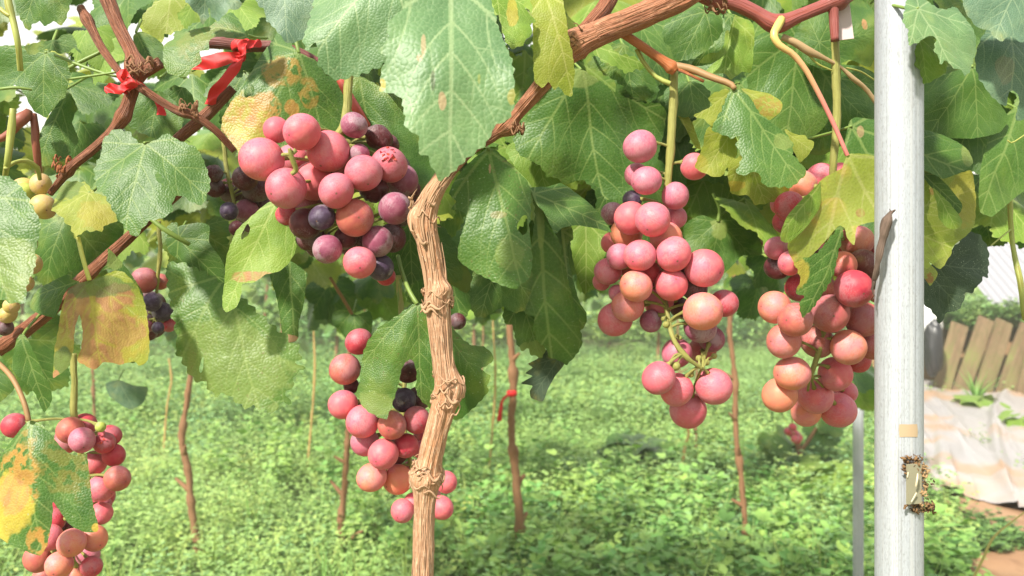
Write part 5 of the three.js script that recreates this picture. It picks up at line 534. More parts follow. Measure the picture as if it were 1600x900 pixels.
// ------------------------------------------------------------------ grapes
const GC = { p: [[0.64, 0.12, 0.15], [0.68, 0.19, 0.19], [0.55, 0.065, 0.13]], o: [[0.67, 0.2, 0.13], [0.67, 0.26, 0.14], [0.63, 0.12, 0.13]], r: [[0.46, 0.04, 0.065], [0.52, 0.08, 0.09], [0.34, 0.02, 0.05]], u: [[0.25, 0.06, 0.11], [0.36, 0.13, 0.19], [0.15, 0.03, 0.07]], d: [[0.06, 0.035, 0.07], [0.13, 0.1, 0.16], [0.03, 0.018, 0.035]], k: [[0.085, 0.014, 0.02], [0.13, 0.03, 0.034], [0.04, 0.008, 0.013]], g: [[0.36, 0.42, 0.08], [0.44, 0.48, 0.12], [0.28, 0.36, 0.06]], y: [[0.5, 0.36, 0.1], [0.54, 0.42, 0.14], [0.46, 0.26, 0.07]], m: [[0.46, 0.11, 0.09], [0.52, 0.17, 0.11], [0.36, 0.06, 0.075]], v: [[0.53, 0.13, 0.2], [0.58, 0.21, 0.25], [0.42, 0.06, 0.12]] };
const GM = {};
for (const k in GC) GM[k] = ('pomv'.includes(k) ? [0, 1, 2] : [0, 1]).map((s) => { const [a, b, c] = s < 2 ? GC[k] : GC[k].map((q) => mixc(q, [0.34, 0.07, 0.12], 0.32)), ox = 37 * s + k.charCodeAt(0) * 13, w = 256;
  const t = tex(w, w, (x, y) => { const lat = y / w, n1 = nz(N1, x * 2, y * 1.2 + ox), n2 = nz(N2, x * 2, y * 1.4 + ox), n3 = nz(N3, x * 2 + ox, y * 2), n4 = nz(N4, x * 2, y * 2.4 + ox); let q = mixc(mixc(a, c, 0.9 * sstep(0.45, 0.8, n1)), b, 0.55 * sstep(0.35, 0.8, n2) * (1 - n1 * 0.5)); q = mixc(q, c, 0.6 * sstep(0.14, 0.03, lat)); q = mixc(q, [0.62, 0.52, 0.55], (k === 'd' || k === 'u' ? 0.34 : 0.19) * sstep(0.42, 0.72, n3 * 0.3 + n1 * 0.7)); q = mixc(q, [0.2, 0.08, 0.05], 0.5 * sstep(0.93, 0.98, n4) * sstep(0.5, 0.7, n2)); return mixc(q, [0.16, 0.08, 0.05], 0.9 * sstep(0.022, 0.012, lat)); });
  return std([1, 1, 1], 0.5, { map: t, sheen: 0.16, sheenColor: new THREE.Color().setRGB(0.9, 0.75, 0.8), sheenRoughness: 0.5, specularIntensity: 0.7, bumpMap: SKIN(), bumpScale: 0.0002 }); });
function SKIN() { return SKIN.t ??= tex(256, 256, (x, y) => 0.6 * nz(N2, x * 2, y * 2) + 0.4 * nz(N3, x * 2, y * 2), true); }
function berryGeo(seed, lumpy = 0) { const g = new THREE.SphereGeometry(1, 36, 24), P = g.attributes.position, r = rng(seed), A = [r() * 300, r() * 300], st = 0.98 + 0.14 * r(), sq = 0.05 * (r() - 0.3); for (let i = 0; i < P.count; i++) { const x = P.getX(i), y = P.getY(i), z = P.getZ(i), n = nzl(N1, x * 60 + y * 45 + A[0] + 200, z * 60 + 200 + A[1]), k = 1 + (n - 0.5) * (0.11 + lumpy) + (lumpy ? (nzl(N2, x * 60 + A[1] + 200, z * 60 + y * 50 + 200) - 0.5) * lumpy : 0) - 0.05 * Math.exp(-((1 - y) * 22)) - 0.02 * Math.exp(-((1 + y) * 26)); P.setXYZ(i, x * k * (1 + sq), y * k * st, z * k * (1 - sq)); } g.computeVertexNormals(); const n = g.attributes.normal; for (let j = 0; j <= 24; j++) { const a = j * 37, b = a + 36, v = V3(n.getX(a) + n.getX(b), n.getY(a) + n.getY(b), n.getZ(a) + n.getZ(b)).normalize(); n.setXYZ(a, v.x, v.y, v.z); n.setXYZ(b, v.x, v.y, v.z); } return g; }
const BG = [1, 2, 3, 4, 5, 8, 9, 10, 11].map((k) => berryGeo(k)), RAISIN = [6, 7].map((k) => berryGeo(k, 0.55));
const STALK = std([0.3, 0.29, 0.075], 0.55, { bumpMap: barkB, bumpScale: 0.0006 }), SCAR = std([0.3, 0.12, 0.05], 0.8), PULP = std([0.6, 0.08, 0.05], 0.25, { clearcoat: 0.6 });
function bunch(name, label, d, axis, berries, o = {}) {   // berries: [x, y, r, kind] with the nearest first; each is pushed back until it clears those already placed
  const b = base(name, label, 'grape bunch', null, at(axis[0][0], axis[0][1], axis[0][2] ?? d)), done = [], r = rng(o.seed ?? berries.length), ax = smoothPath(axis.map(([x, y, q, w]) => [x, y, q ?? d + 0.018, w ?? 9]), Math.max(20, axis.length * 12)), stems = [tube(ax, 9, (th, s) => (nzl(N2, th * 81, s * 3000) - 0.5) * 0.0016)];
  const xs = berries.map((q) => q[0]), cx = (Math.min(...xs) + Math.max(...xs)) / 2, hw = (Math.max(...xs) - Math.min(...xs)) / 2 + 12;
  const mk = (x, y, rp, kind, z0) => { const rad0 = rp * 1.035 / F; let z = z0; for (let it = 0; it < 4; it++) for (const q of done) { const R = rad0 * z * 0.95 + q.rad * 0.95, e = at(x, y, z), dx = Math.hypot(e.x - q.p.x, e.y - q.p.y); if (dx < R) { const need = -q.p.z + Math.sqrt(R * R - dx * dx); if (z < need) z = need; } } return { p: at(x, y, z), rad: rad0 * z, kind }; };
  const add = (q) => { done.push(q); let best = null, bd = 1e9; for (const a of ax) { const e = a.p.distanceTo(q.p) + Math.max(0, q.p.y - a.p.y) * 0 + 0.6 * Math.max(0, a.p.y < q.p.y ? 0 : 0); if (e < bd) { bd = e; best = a; } }
    const tip = best.p.clone().add(V3(0, Math.min(0.01, bd * 0.3), 0)).sub(q.p).normalize(), dry = q.kind === 'x', m = new THREE.Mesh(dry ? RAISIN[(r() * 2) | 0] : BG[(r() * 9) | 0], dry ? GM.k[0] : GM[q.kind][(r() * GM[q.kind].length) | 0]); m.name = dry ? 'shrivelled_grape' : 'grape'; m.castShadow = m.receiveShadow = true; m.position.copy(q.p).sub(b.position); m.scale.setScalar(q.rad); m.quaternion.setFromUnitVectors(V3(0, 1, 0), tip).multiply(new THREE.Quaternion().setFromAxisAngle(V3(0, 1, 0), r() * 6.28)); if (dry) m.userData.label = 'shrivelled dark grape'; b.add(m); q.mesh = m;
    const s = q.p.clone().addScaledVector(tip, q.rad * 0.97), L = s.distanceTo(best.p), c = s.clone().lerp(best.p, 0.5).addScaledVector(tip, L * 0.15).add(V3(0, L * 0.08, 0)), cv = new THREE.QuadraticBezierCurve3(s, c, best.p), path = []; for (let i = 0; i <= 9; i++) path.push({ p: cv.getPoint(i / 9), r: (0.0011 + 0.0012 * Math.exp(-i * 1.1)) * (o.thin ?? 1) }); stems.push(tube(path, 6)); };
  for (const [x, y, rp, kind, dz = 0] of berries) { const bulge = 0.4 * ((x - cx) / hw) ** 2 * 0.03; add(mk(x, y, rp, kind, d + bulge + dz)); }
  const back = o.back ?? Math.round(berries.length * 0.5); for (let i = 0, n = done.length; i < back; i++) { const a = done[(r() * n) | 0], q = done[(r() * n) | 0]; const [x1, y1] = px(a.p), [x2, y2] = px(q.p); if (Math.hypot(x1 - x2, y1 - y2) > 90) continue; const X = (x1 + x2) / 2, Y = (y1 + y2) / 2; if (!berries.some(([x, y, rr2]) => Math.hypot(x - X, y - Y) < rr2 * 0.8)) continue; add(mk(X, Y, 18 + 3 * r(), o.backKind ?? 'u', d + 0.02)); }
  for (const [x, y, q, w] of o.buds ?? []) { const p = at(x, y, q ?? d), g = berryGeo(3); g.scale(w, w, w); g.translate(p.x, p.y, p.z); stems.push(g); let best = ax[0], bd = 9; for (const a of ax) { const e = a.p.distanceTo(p); if (e < bd) { bd = e; best = a; } } stems.push(tube([{ p, r: 0.0008 }, { p: p.clone().lerp(best.p, 0.5).add(V3(0, 0.003, 0)), r: 0.0009 }, { p: best.p, r: 0.0012 }], 6)); }
  for (const g of stems) g.deleteAttribute('uv1'); part('stalk', mergeGeometries(stems.map((g) => { const q = g.index ? g.toNonIndexed() : g; return q; })), o.stalk ?? STALK, b);
  return { b, done };
}
function torn(B, i, seed) { // split skin with dried shards on a burst berry
  const q = B.done[i], r = rng(seed), gs = [], gp = []; const dir = V3(0.1, 0.55, 0.8).normalize(), sx = V3(1, 0, 0), sy = dir.clone().cross(sx).normalize();
  for (let k = 0; k < 16; k++) { const a = r() * 6.28, e = 0.15 + 0.5 * r(), n = dir.clone().addScaledVector(sx, Math.cos(a) * e).addScaledVector(sy, Math.sin(a) * e).normalize(), c = q.p.clone().addScaledVector(n, q.rad * 1.02), g = new THREE.TetrahedronGeometry(q.rad * (0.08 + 0.14 * r())); g.scale(1, 0.35 + 0.3 * r(), 1); g.rotateX(r() * 6); g.rotateZ(r() * 6); g.translate(c.x, c.y, c.z); (k % 3 ? gs : gp).push(g); }
  part('torn_skin', mergeGeometries(gs), GM.r[0], q.mesh.parent, 'torn skin of a burst grape'); part('pulp', mergeGeometries(gp), PULP, q.mesh.parent); }
const B1 = bunch('grape_bunch', 'broad bunch of pink grapes with darker purple ones beneath, left of the trunk', 0.6, [[546, 112, 0.635, 13], [543, 150, 0.635, 13], [538, 198, 0.635, 14], [528, 214, 0.637, 12], [545, 225, 0.64, 10], [520, 260, 0.645, 9], [530, 330, 0.65, 8], [560, 400, 0.65, 6]], [
  [472, 206, 28, 'p'], [409, 249, 32, 'p'], [447, 294, 30, 'p'], [525, 298, 27, 'p'], [568, 270, 28, 'p', 0.004], [513, 236, 32, 'p', 0.006], [432, 203, 20, 'p', 0.012], [555, 340, 29, 'm'], [608, 258, 27, 'p', 0.016], [490, 283, 30, 'p', 0.01], [617, 325, 25, 'u', 0.012], [503, 340, 20, 'd', 0.012], [512, 389, 22, 'u', 0.012], [562, 410, 25, 'p', 0.008], [590, 377, 24, 'u', 0.012], [457, 250, 24, 'p', 0.02], [628, 282, 25, 'u', 0.02], [477, 350, 24, 'k'], [448, 337, 17, 'r'], [477, 322, 25, 'm'], [612, 372, 22, 'k'], [594, 418, 21, 'd'], [603, 431, 15, 'r'], [553, 196, 20, 'u', 0.02], [534, 262, 24, 'm'], [483, 372, 20, 'k'], [590, 216, 17, 'x'], [604, 228, 15, 'x'], [583, 297, 18, 'x'], [562, 240, 15, 'u'], [640, 296, 16, 'k'], [540, 372, 18, 'k'], [560, 375, 18, 'k'], [500, 372, 16, 'k']], { seed: 4, backKind: 'k', back: 26 });
torn(B1, 8, 3);
part('stalk', mergeGeometries([stemGeo([[452, 232, 0.585, 6], [456, 248, 0.588, 9], [462, 266, 0.592, 8], [455, 272, 0.592, 6]], 8, 0.0006, 0.003), stemGeo([[441, 242, 0.592, 5], [456, 240, 0.588, 6], [462, 234, 0.589, 7]], 8, 0.0006, 0.003)]), STALK, B1.b);
bunch('grape_bunch', 'small shaded bunch of dark red grapes behind the speckled leaf', 0.76, [[348, 200, 0.78, 6], [352, 250, 0.78, 6], [360, 290, 0.78, 6], [375, 350, 0.785, 5]], [[334, 272, 12, 'x'], [383, 279, 19, 'k'], [336, 293, 15, 'k'], [360, 298, 19, 'k'], [401, 295, 21, 'k'], [358, 330, 14, 'd'], [385, 329, 17, 'u'], [370, 357, 12, 'k'], [410, 322, 15, 'k'], [392, 350, 14, 'k'], [415, 300, 14, 'k']], { seed: 8, backKind: 'k', back: 4 });
bunch('grape_bunch', 'tiny bunch of dark blue and red grapes beside the big sunlit leaf', 0.8, [[248, 345, 0.8, 6], [250, 400, 0.8, 6], [246, 440, 0.805, 5], [242, 500, 0.81, 4]], [[226, 438, 20, 'm'], [238, 472, 14, 'd'], [254, 487, 15, 'd'], [230, 505, 14, 'u'], [247, 512, 9, 'd'], [263, 508, 11, 'r'], [233, 519, 13, 'k'], [232, 489, 10, 'k'], [250, 440, 13, 'm'], [244, 495, 12, 'k']], { seed: 9, back: 2, backKind: 'k', thin: 0.8 });
const B4 = bunch('grape_bunch', 'bunch partly covered by the ridged speckled leaf at lower left', 0.66, [[115, 552, 0.685, 9], [116, 600, 0.685, 9], [116, 650, 0.685, 10], [125, 700, 0.69, 9], [130, 780, 0.69, 8], [120, 860, 0.69, 6]], [[128, 688, 19, 'v'], [110, 672, 20, 'm', 0.008], [163, 692, 16, 'r'], [178, 711, 17, 'r', 0.006], [183, 748, 19, 'm'], [147, 723, 19, 'p'], [158, 763, 20, 'p'], [112, 848, 21, 'o', -0.005], [93, 883, 20, 'o', -0.005], [147, 840, 20, 'o', 0.006], [137, 866, 17, 'v', 0.004], [143, 885, 16, 'r'], [77, 840, 20, 'p', 0.014], [60, 872, 21, 'm', 0.012], [158, 802, 17, 'p', 0.01], [83, 813, 18, 'r', 0.02], [97, 828, 16, 'k', 0.02], [172, 680, 16, 'r', 0.014], [132, 664, 18, 'r', 0.014], [23, 665, 18, 'r', 0.012], [162, 788, 11, 'r'], [118, 899, 17, 'o', 0.006], [68, 900, 15, 'm'], [103, 692, 17, 'm'], [120, 745, 20, 'm', 0.02], [80, 797, 17, 'r', 0.02], [118, 876, 6.5, 'g', -0.006], [125, 884, 6, 'g', -0.006], [157, 667, 8, 'g']], { seed: 12, backKind: 'r' });
torn(B4, 2, 5);
bunch('grape_bunch', 'bunch behind the trunk hanging lowest in the middle', 0.645, [[622, 430, 0.7, 8], [626, 480, 0.7, 8], [634, 560, 0.69, 8], [630, 640, 0.68, 8], [640, 720, 0.68, 7], [655, 790, 0.68, 6]], [[567, 659, 25, 'p'], [613, 664, 22, 'm', -0.004], [536, 632, 22, 'p', 0.006], [539, 577, 24, 'm', 0.01], [561, 534, 20, 'r', 0.012], [599, 709, 23, 'p', -0.004], [651, 656, 21, 'r', 0.004], [634, 696, 19, 'r', 0.004], [631, 625, 19, 'd', 0.008], [581, 746, 22, 'o', 0.008], [621, 749, 23, 'o', 0.004], [570, 690, 22, 'v', 0.012], [697, 753, 17, 'p', 0.012], [629, 798, 18, 'p', 0.008], [690, 793, 18, 'p', 0.012], [646, 786, 16, 'p', 0.008], [646, 738, 19, 'p', 0.01], [658, 703, 14, 'p', 0.012], [715, 502, 13, 'k', 0.02], [638, 580, 19, 'k', 0.02], [549, 603, 12, 'k', 0.02], [655, 622, 18, 'k', 0.02], [660, 690, 18, 'r', 0.016], [668, 770, 20, 'p', 0.02], [600, 600, 18, 'k', 0.03], [590, 560, 18, 'k', 0.03]], { seed: 15, backKind: 'k', back: 8 });
bunch('grape_bunch', 'longest bunch of coral pink grapes, thin green stalk showing through its lower part', 0.62, [[1053, 112, 0.63, 12], [1052, 160, 0.632, 13], [1048, 230, 0.634, 13], [1042, 300, 0.637, 11], [1036, 360, 0.65, 7], [1036, 440, 0.655, 7], [1043, 492, 0.64, 7], [1053, 530, 0.632, 7.5], [1070, 556, 0.63, 7.5], [1097, 576, 0.634, 5]], [
  [1020, 343, 27, 'p'], [986, 341, 26, 'p', 0.003], [1000, 399, 24, 'p'], [1052, 397, 27, 'p'], [1100, 419, 30, 'p', 0.002], [1049, 445, 25, 'p', 0.002], [994, 447, 24, 'o'], [1098, 487, 29, 'o', -0.002], [1029, 590, 25, 'p', 0.004], [1057, 609, 25, 'p'], [1115, 604, 28, 'p'], [1131, 474, 21, 'r', 0.01], [981, 478, 25, 'o', 0.004], [1017, 502, 17, 'u'], [961, 499, 26, 'p', 0.008], [968, 401, 20, 'v', 0.008], [950, 424, 20, 'p', 0.008], [1029, 470, 23, 'p', 0.008], [1075, 641, 28, 'p', 0.012], [1094, 511, 24, 'u', 0.008], [1112, 530, 20, 'u', 0.016], [979, 364, 24, 'o', 0.014], [1041, 372, 25, 'o', 0.012], [957, 379, 17, 'p', 0.01], [957, 334, 17, 'u', 0.012], [1000, 229, 25, 'v', 0.008], [1010, 282, 22, 'v', 0.008], [994, 273, 18, 'v', 0.02], [1085, 260, 20, 'p', 0.012], [1055, 306, 21, 'v', 0.016], [1055, 340, 18, 'v', 0.025], [988, 312, 14, 'd', 0.02], [1058, 552, 23, 'v', 0.036], [1098, 546, 21, 'm', 0.036], [1086, 452, 19, 'k', 0.016], [1075, 420, 18, 'k', 0.02], [964, 458, 13, 'v', 0.02], [1016, 425, 17, 'r', 0.02], [1062, 480, 16, 'k', 0.03], [940, 440, 14, 'p', 0.02]], { seed: 21, back: 12, backKind: 'm', buds: [[1041, 507, 0.635, 0.0028], [1056, 572, 0.63, 0.0036], [1043, 570, 0.632, 0.0022], [1092, 560, 0.64, 0.0026], [1104, 566, 0.64, 0.0026], [1116, 556, 0.645, 0.0024], [1100, 554, 0.646, 0.0026], [1062, 528, 0.64, 0.002], [1036, 498, 0.635, 0.002], [1075, 500, 0.635, 0.0022], [1080, 585, 0.64, 0.0024]] });
bunch('grape_bunch', 'heavy bunch of peach and red grapes hanging against the near steel post', 0.625, [[1305, 62, 0.632, 12], [1306, 110, 0.634, 13], [1308, 170, 0.636, 12], [1302, 262, 0.64, 11], [1296, 340, 0.66, 8], [1296, 440, 0.665, 8], [1282, 540, 0.66, 8], [1266, 590, 0.66, 8]], [
  [1334, 451, 29, 'r'], [1297, 490, 29, 'm'], [1242, 500, 26, 'm', -0.003], [1211, 480, 25, 'o', 0.004], [1325, 543, 27, 'o', -0.002], [1277, 533, 25, 'm', 0.004], [1225, 533, 26, 'o', 0.003], [1349, 499, 27, 'm', 0.006], [1238, 583, 26, 'o'], [1305, 584, 26, 'p', 0.003], [1274, 619, 27, 'p', -0.002], [1218, 617, 26, 'o', 0.003], [1310, 641, 27, 'p', 0.003], [1259, 643, 23, 'o', 0.012], [1361, 540, 22, 'm', 0.01], [1249, 449, 21, 'r', 0.006], [1235, 411, 19, 'p', 0.004], [1214, 388, 18, 'v', 0.004], [1215, 417, 19, 'k', 0.012], [1317, 414, 21, 'm', 0.01], [1348, 414, 23, 'k', 0.014], [1339, 377, 24, 'm', 0.008], [1319, 380, 20, 'r', 0.014], [1233, 322, 22, 'r', 0.01], [1225, 347, 17, 'r', 0.012], [1220, 320, 15, 'p', 0.02], [1251, 292, 25, 'o', 0.02], [1283, 281, 25, 'p', 0.026], [1312, 272, 18, 'p', 0.03], [1340, 562, 20, 'r', 0.016], [1321, 613, 18, 'p', 0.016], [1375, 450, 24, 'm', 0.01], [1380, 500, 24, 'm', 0.012], [1378, 405, 22, 'r', 0.012], [1285, 452, 20, 'm', 0.016], [1262, 350, 20, 'r', 0.03], [1280, 400, 22, 'k', 0.03], [1300, 330, 22, 'r', 0.03]], { seed: 27, backKind: 'm', back: 10 });
bunch('grape_bunch', 'unripe yellow-green grapes half hidden at the left edge', 0.68, [[66, 250, 0.7, 7], [62, 300, 0.7, 6], [48, 400, 0.7, 6], [24, 490, 0.7, 5]], [[68, 323, 19, 'y'], [64, 288, 16, 'y', 0.01], [50, 412, 15, 'y'], [38, 442, 14, 'y', 0.004], [18, 478, 12, 'y'], [42, 380, 15, 'g', 0.01], [12, 492, 13, 'y', 0.01], [38, 300, 14, 'g', 0.02], [8, 512, 12, 'k', 0.01], [-6, 500, 14, 'k', 0.01], [40, 340, 16, 'g', 0.02]], { seed: 31, back: 3, backKind: 'y' });
for (const [x, y, d, n, s, label, k] of [[1205, 455, 5.2, 12, 7, 'distant pale pink bunch left of the right bunch', 'p'], [1238, 672, 4.6, 10, 6, 'dark red bunch on the small vine behind the thin post', 'r'], [1130, 318, 1.5, 6, 6, 'small reddish bunch with ribbon bits right of the long bunch stalk', 'r'], [962, 428, 6.5, 9, 5, 'far pale bunch seen between the folded leaf and the long bunch', 'p'], [700, 500, 6, 8, 5, 'far bunch beside the trunk at the horizon', 'p']]) { const r = rng(x), l = []; for (let i = 0; i < n; i++) l.push([x + (r() - 0.5) * s * 3.4, y + (r() - 0.3) * s * 4, s, k]); bunch('grape_bunch', label, d, [[x, y - s * 9, d, 3], [x, y - s * 3, d, 3], [x, y + s, d + 0.02, 2]], l, { seed: x, back: 0, thin: 1.6 }); }
// a small old vine stump by the thin post
{ const d = 4.9, o = base('grapevine', 'short forked vine stump left of the thin steel post', 'grapevine', null, onGroundAt(1248, d)); part('trunk', tube(smoothPath([[1248, 450 + EYE * F / d + 4, d, 10], [1250, 730, d, 9], [1248, 700, d, 9], [1232, 672, d, 7]], 30), 8), FARBARK, o); part('cane', tube(smoothPath([[1250, 706, d, 7], [1262, 690, d, 6], [1276, 668, d, 5]], 20), 7), FARBARK, o);
  for (const [x, y, s, ro] of [[1218, 690, 40, 0.4], [1286, 690, 46, -0.3], [1300, 655, 44, 0.2], [1200, 720, 38, 0.8], [1275, 715, 38, 0]]) fill(o, x, y, d, s, ro, -0.5, 0.2, 'm'); }

// ------------------------------------------------------------------ ribbons, tag, posts
const RED = std([0.62, 0.02, 0.022], 0.6, { side: THREE.DoubleSide });
function strap(pts, wid = 0, sd = 1) {   // pts: [x, y, d, width px, lean] ; a band whose edges part along the lean angle
  const n = 60, c = new THREE.CatmullRomCurve3(pts.map(([x, y, d]) => at(x, y, d)), false, 'centripetal'), pos = [], uv = [], idx = []; for (let i = 0; i <= n; i++) { const t = i / n, f = t * (pts.length - 1), k = Math.min(pts.length - 2, f | 0), q = f - k, w = (pts[k][3] + (pts[k + 1][3] - pts[k][3]) * q) * 0.5, a = (pts[k][4] ?? 0) + ((pts[k + 1][4] ?? 0) - (pts[k][4] ?? 0)) * q, p = c.getPoint(t), s = w * -p.z / F; for (let j = -2; j <= 2; j++) { const e = j / 2; pos.push(p.x + Math.cos(a) * s * e, p.y - Math.sin(a) * s * e, p.z + 0.0015 * Math.sin(e * 2.5 + t * 9 + sd) + 0.0008 * Math.sin(t * 17 + j + sd)); uv.push(e, t); } }
  for (let i = 0; i < n; i++) for (let j = 0; j < 4; j++) { const a = i * 5 + j, b = a + 5; idx.push(a, b, a + 1, a + 1, b, b + 1); } const g = new THREE.BufferGeometry(); g.setAttribute('position', new THREE.Float32BufferAttribute(pos, 3)); g.setAttribute('uv', new THREE.Float32BufferAttribute(uv, 2)); g.setIndex(idx); g.computeVertexNormals(); return g; }
const wrap = (x, y, d, rp, tilt, w) => { const g = new THREE.TorusGeometry(rp * d / F, w * d / F, 8, 32); g.scale(1, 1, 2.4); g.rotateX(Math.PI / 2); g.rotateZ(tilt); const p = at(x, y, d); g.translate(p.x, p.y, p.z); return g; };
{ let o = base('red_ribbon', 'short red ribbon knotted round the joint of the left canes', 'ribbon', null, at(200, 125, 0.63));
  part('knot', mergeGeometries([wrap(199, 124, 0.634, 13, -0.9, 3.5), wrap(204, 136, 0.634, 12, 0.4, 3)]), RED, o); part('knot', strap([[190, 122, 0.62, 6, 1.4], [200, 114, 0.617, 16, 1.2], [206, 128, 0.616, 18, 0.4], [202, 142, 0.62, 8, 0]], 0, 2), RED, o);
  part('tail', strap([[204, 134, 0.619, 8, 1.3], [188, 140, 0.616, 14, 1.5], [176, 138, 0.616, 15, 1.4], [164, 141, 0.618, 13, 1.2]], 0, 4), RED, o); part('tail', strap([[212, 128, 0.626, 10, 0.9], [230, 136, 0.642, 12, 0.8], [243, 150, 0.645, 13, 0.4], [249, 165, 0.642, 13, 0.1], [252, 180, 0.64, 13, 0]], 0, 6), RED, o);
  o = base('red_ribbon', 'long red ribbon tied on the dark cane with two broad tails', 'ribbon', null, at(376, 72, 0.68));
  part('knot', mergeGeometries([wrap(378, 72, 0.7, 14, 0.2, 3), wrap(382, 70, 0.7, 13, -0.2, 3)]), RED, o); part('knot', strap([[377, 62, 0.675, 17, 0], [378, 74, 0.672, 12, 0], [379, 86, 0.672, 12, 0.2], [372, 94, 0.674, 14, 0.8]], 0, 1), RED, o);
  part('tail', strap([[378, 88, 0.674, 12, 1.0], [362, 90, 0.672, 18, 1.4], [338, 94, 0.672, 25, 1.5], [314, 100, 0.674, 18, 1.5], [298, 107, 0.678, 6, 1.5]], 0, 3), RED, o); part('tail', strap([[380, 84, 0.673, 12, 0.6], [366, 106, 0.67, 17, 0.5], [348, 130, 0.67, 17, 0.4], [334, 148, 0.672, 18, 0.3], [327, 164, 0.676, 16, 0.2]], 0, 5), RED, o); part('tail', strap([[381, 72, 0.675, 10, 1.5], [392, 69, 0.68, 13, 1.5], [408, 66, 0.69, 12, 1.4]], 0, 7), RED, o);
  o = base('red_ribbon', 'red ribbon tied round the thin stem right of the trunk', 'ribbon', null, at(800, 614, 3.43)); part('knot', wrap(800, 614, 3.45, 6.5, 0.1, 2), RED, o); part('tail', strap([[796, 616, 3.4, 5, 0.3], [786, 624, 3.39, 4, 0.8], [782, 642, 3.39, 6, 0.1], [780, 658, 3.4, 8, 0]], 0, 1), RED, o);
  o = base('red_ribbon', 'scrap of red ribbon on the cane right of the long bunch stalk', 'ribbon', null, at(1106, 316, 1.4)); part('tail', strap([[1112, 304, 1.4, 10, 0.3], [1106, 318, 1.395, 9, 0.4], [1101, 330, 1.4, 7, 0]], 0, 1), RED, o);
  o = base('red_ribbon', 'second scrap of red ribbon nearer the lobed leaf', 'ribbon', null, at(1144, 322, 1.4)); part('tail', strap([[1150, 316, 1.4, 9, 0.5], [1143, 326, 1.395, 9, 0.5], [1137, 340, 1.4, 7, 0.2]], 0, 2), RED, o);
  part('cane', stemGeo([[1060, 352, 1.45, 7], [1090, 318, 1.42, 7], [1118, 300, 1.42, 8], [1160, 262, 1.45, 7]], 8, 0.0008), std([0.16, 0.05, 0.04], 0.6), vine); part('cane', stemGeo([[1110, 304, 1.42, 7], [1140, 306, 1.42, 5], [1165, 350, 1.44, 6], [1200, 390, 1.46, 5]], 8, 0.0008), std([0.16, 0.05, 0.04], 0.6), vine); }
{ const o = base('plant_tag', 'blank pale pink plastic tag hanging from the red cane', 'tag', null, at(1315, 20, 0.628)), s = new THREE.Shape(), p = (x, y) => at(x, y, 0.628).sub(at(1315, 20, 0.628)); [[1304, -16], [1324, -12], [1333, 60], [1308, 63]].forEach(([x, y], i) => { const q = p(x, y); i ? s.lineTo(q.x, q.y) : s.moveTo(q.x, q.y); });
  const g = new THREE.ExtrudeGeometry(s, { depth: 0.0006, bevelEnabled: true, bevelSize: 0.0004, bevelThickness: 0.0002, bevelSegments: 2 }), m = new THREE.Mesh(g, std([0.74, 0.6, 0.6], 0.4, { transmission: 0.1 })); m.name = 'card'; m.castShadow = m.receiveShadow = true; o.add(m); part('string', stemGeo([[1312, -8, 0.63, 2], [1306, -2, 0.632, 2], [1302, 4, 0.636, 2]], 6, 0), PET.y, o); }
const zinc = tex(512, 1024, (x, y) => { const n = nz(N3, x * 2, y * 2), m = nz(N1, x, y * 0.5), f = nz(N4, x * 2, y * 2), st = nz(N4, x * 1.5, y * 0.04 + 30), l = nz(N2, x * 3, y * 0.03); let q = mixc([0.35, 0.375, 0.42], [0.47, 0.49, 0.52], clamp(0.2 + 0.6 * m + 0.5 * (n - 0.5))); q = mixc(q, [0.22, 0.22, 0.23], 0.55 * sstep(0.62, 0.9, f)); q = mixc(q, [0.24, 0.24, 0.24], 0.5 * sstep(0.7, 0.85, st) * sstep(0.4, 0.7, n + 0.3 * m)); for (const [u, k] of [[0.674, 0.6], [0.681, 0.3], [0.711, 0.35], [0.766, 0.65], [0.7935, 0.5], [0.83, 0.25]]) { const e = Math.abs(x / 512 - u - 0.0008 * Math.sin(y * 0.02 + u * 90)); q = mixc(q, [0.2, 0.2, 0.21], k * sstep(0.0035, 0.0012, e) * (0.35 + 0.65 * sstep(0.3, 0.6, st + 0.3 * (m - 0.5)))); } return mixc(q, [0.56, 0.56, 0.56], 0.4 * sstep(0.6, 0.8, l)); });
const zincR = tex(256, 512, (x, y) => 0.45 + 0.3 * nz(N3, x * 2, y), true), ZINC = std([1, 1, 1], 1, { map: zinc, roughnessMap: zincR, metalness: 0.25, bumpMap: zincR, bumpScale: 0.0004 });
function post(name, label, x, d, wid, top) { const p = onGroundAt(x, d), r = wid / 2 * d / F, o = base(name, label, 'steel post', 'galvanised steel posts', p), path = []; for (let i = 0; i <= 40; i++) path.push({ p: V3(p.x, -0.05 + (top + 0.05) * i / 40, p.z), r }); const seams = [1.1, 2.45, 4.234, 4.813, 4.986];
  part('tube', tube(path, 96, (th) => { let z = 0; for (const s of seams) { const e = Math.abs(((th - s + 9.42) % 6.283) - 3.1416); z += -0.00028 * Math.exp(-((e / 0.03) ** 2)) + 0.00018 * Math.exp(-(((e - 0.07) / 0.03) ** 2)); } return z; }, 0.9), ZINC, o); return { o, p, r }; }
const P1 = post('steel_post', 'near galvanised steel post with mud-caked clip and dried tendril', 1404.5, 0.585, 70, 2.1), P2 = post('steel_post', 'thin far galvanised post half hidden by the near steel post', 1341, 2.6, 16, 2.1);
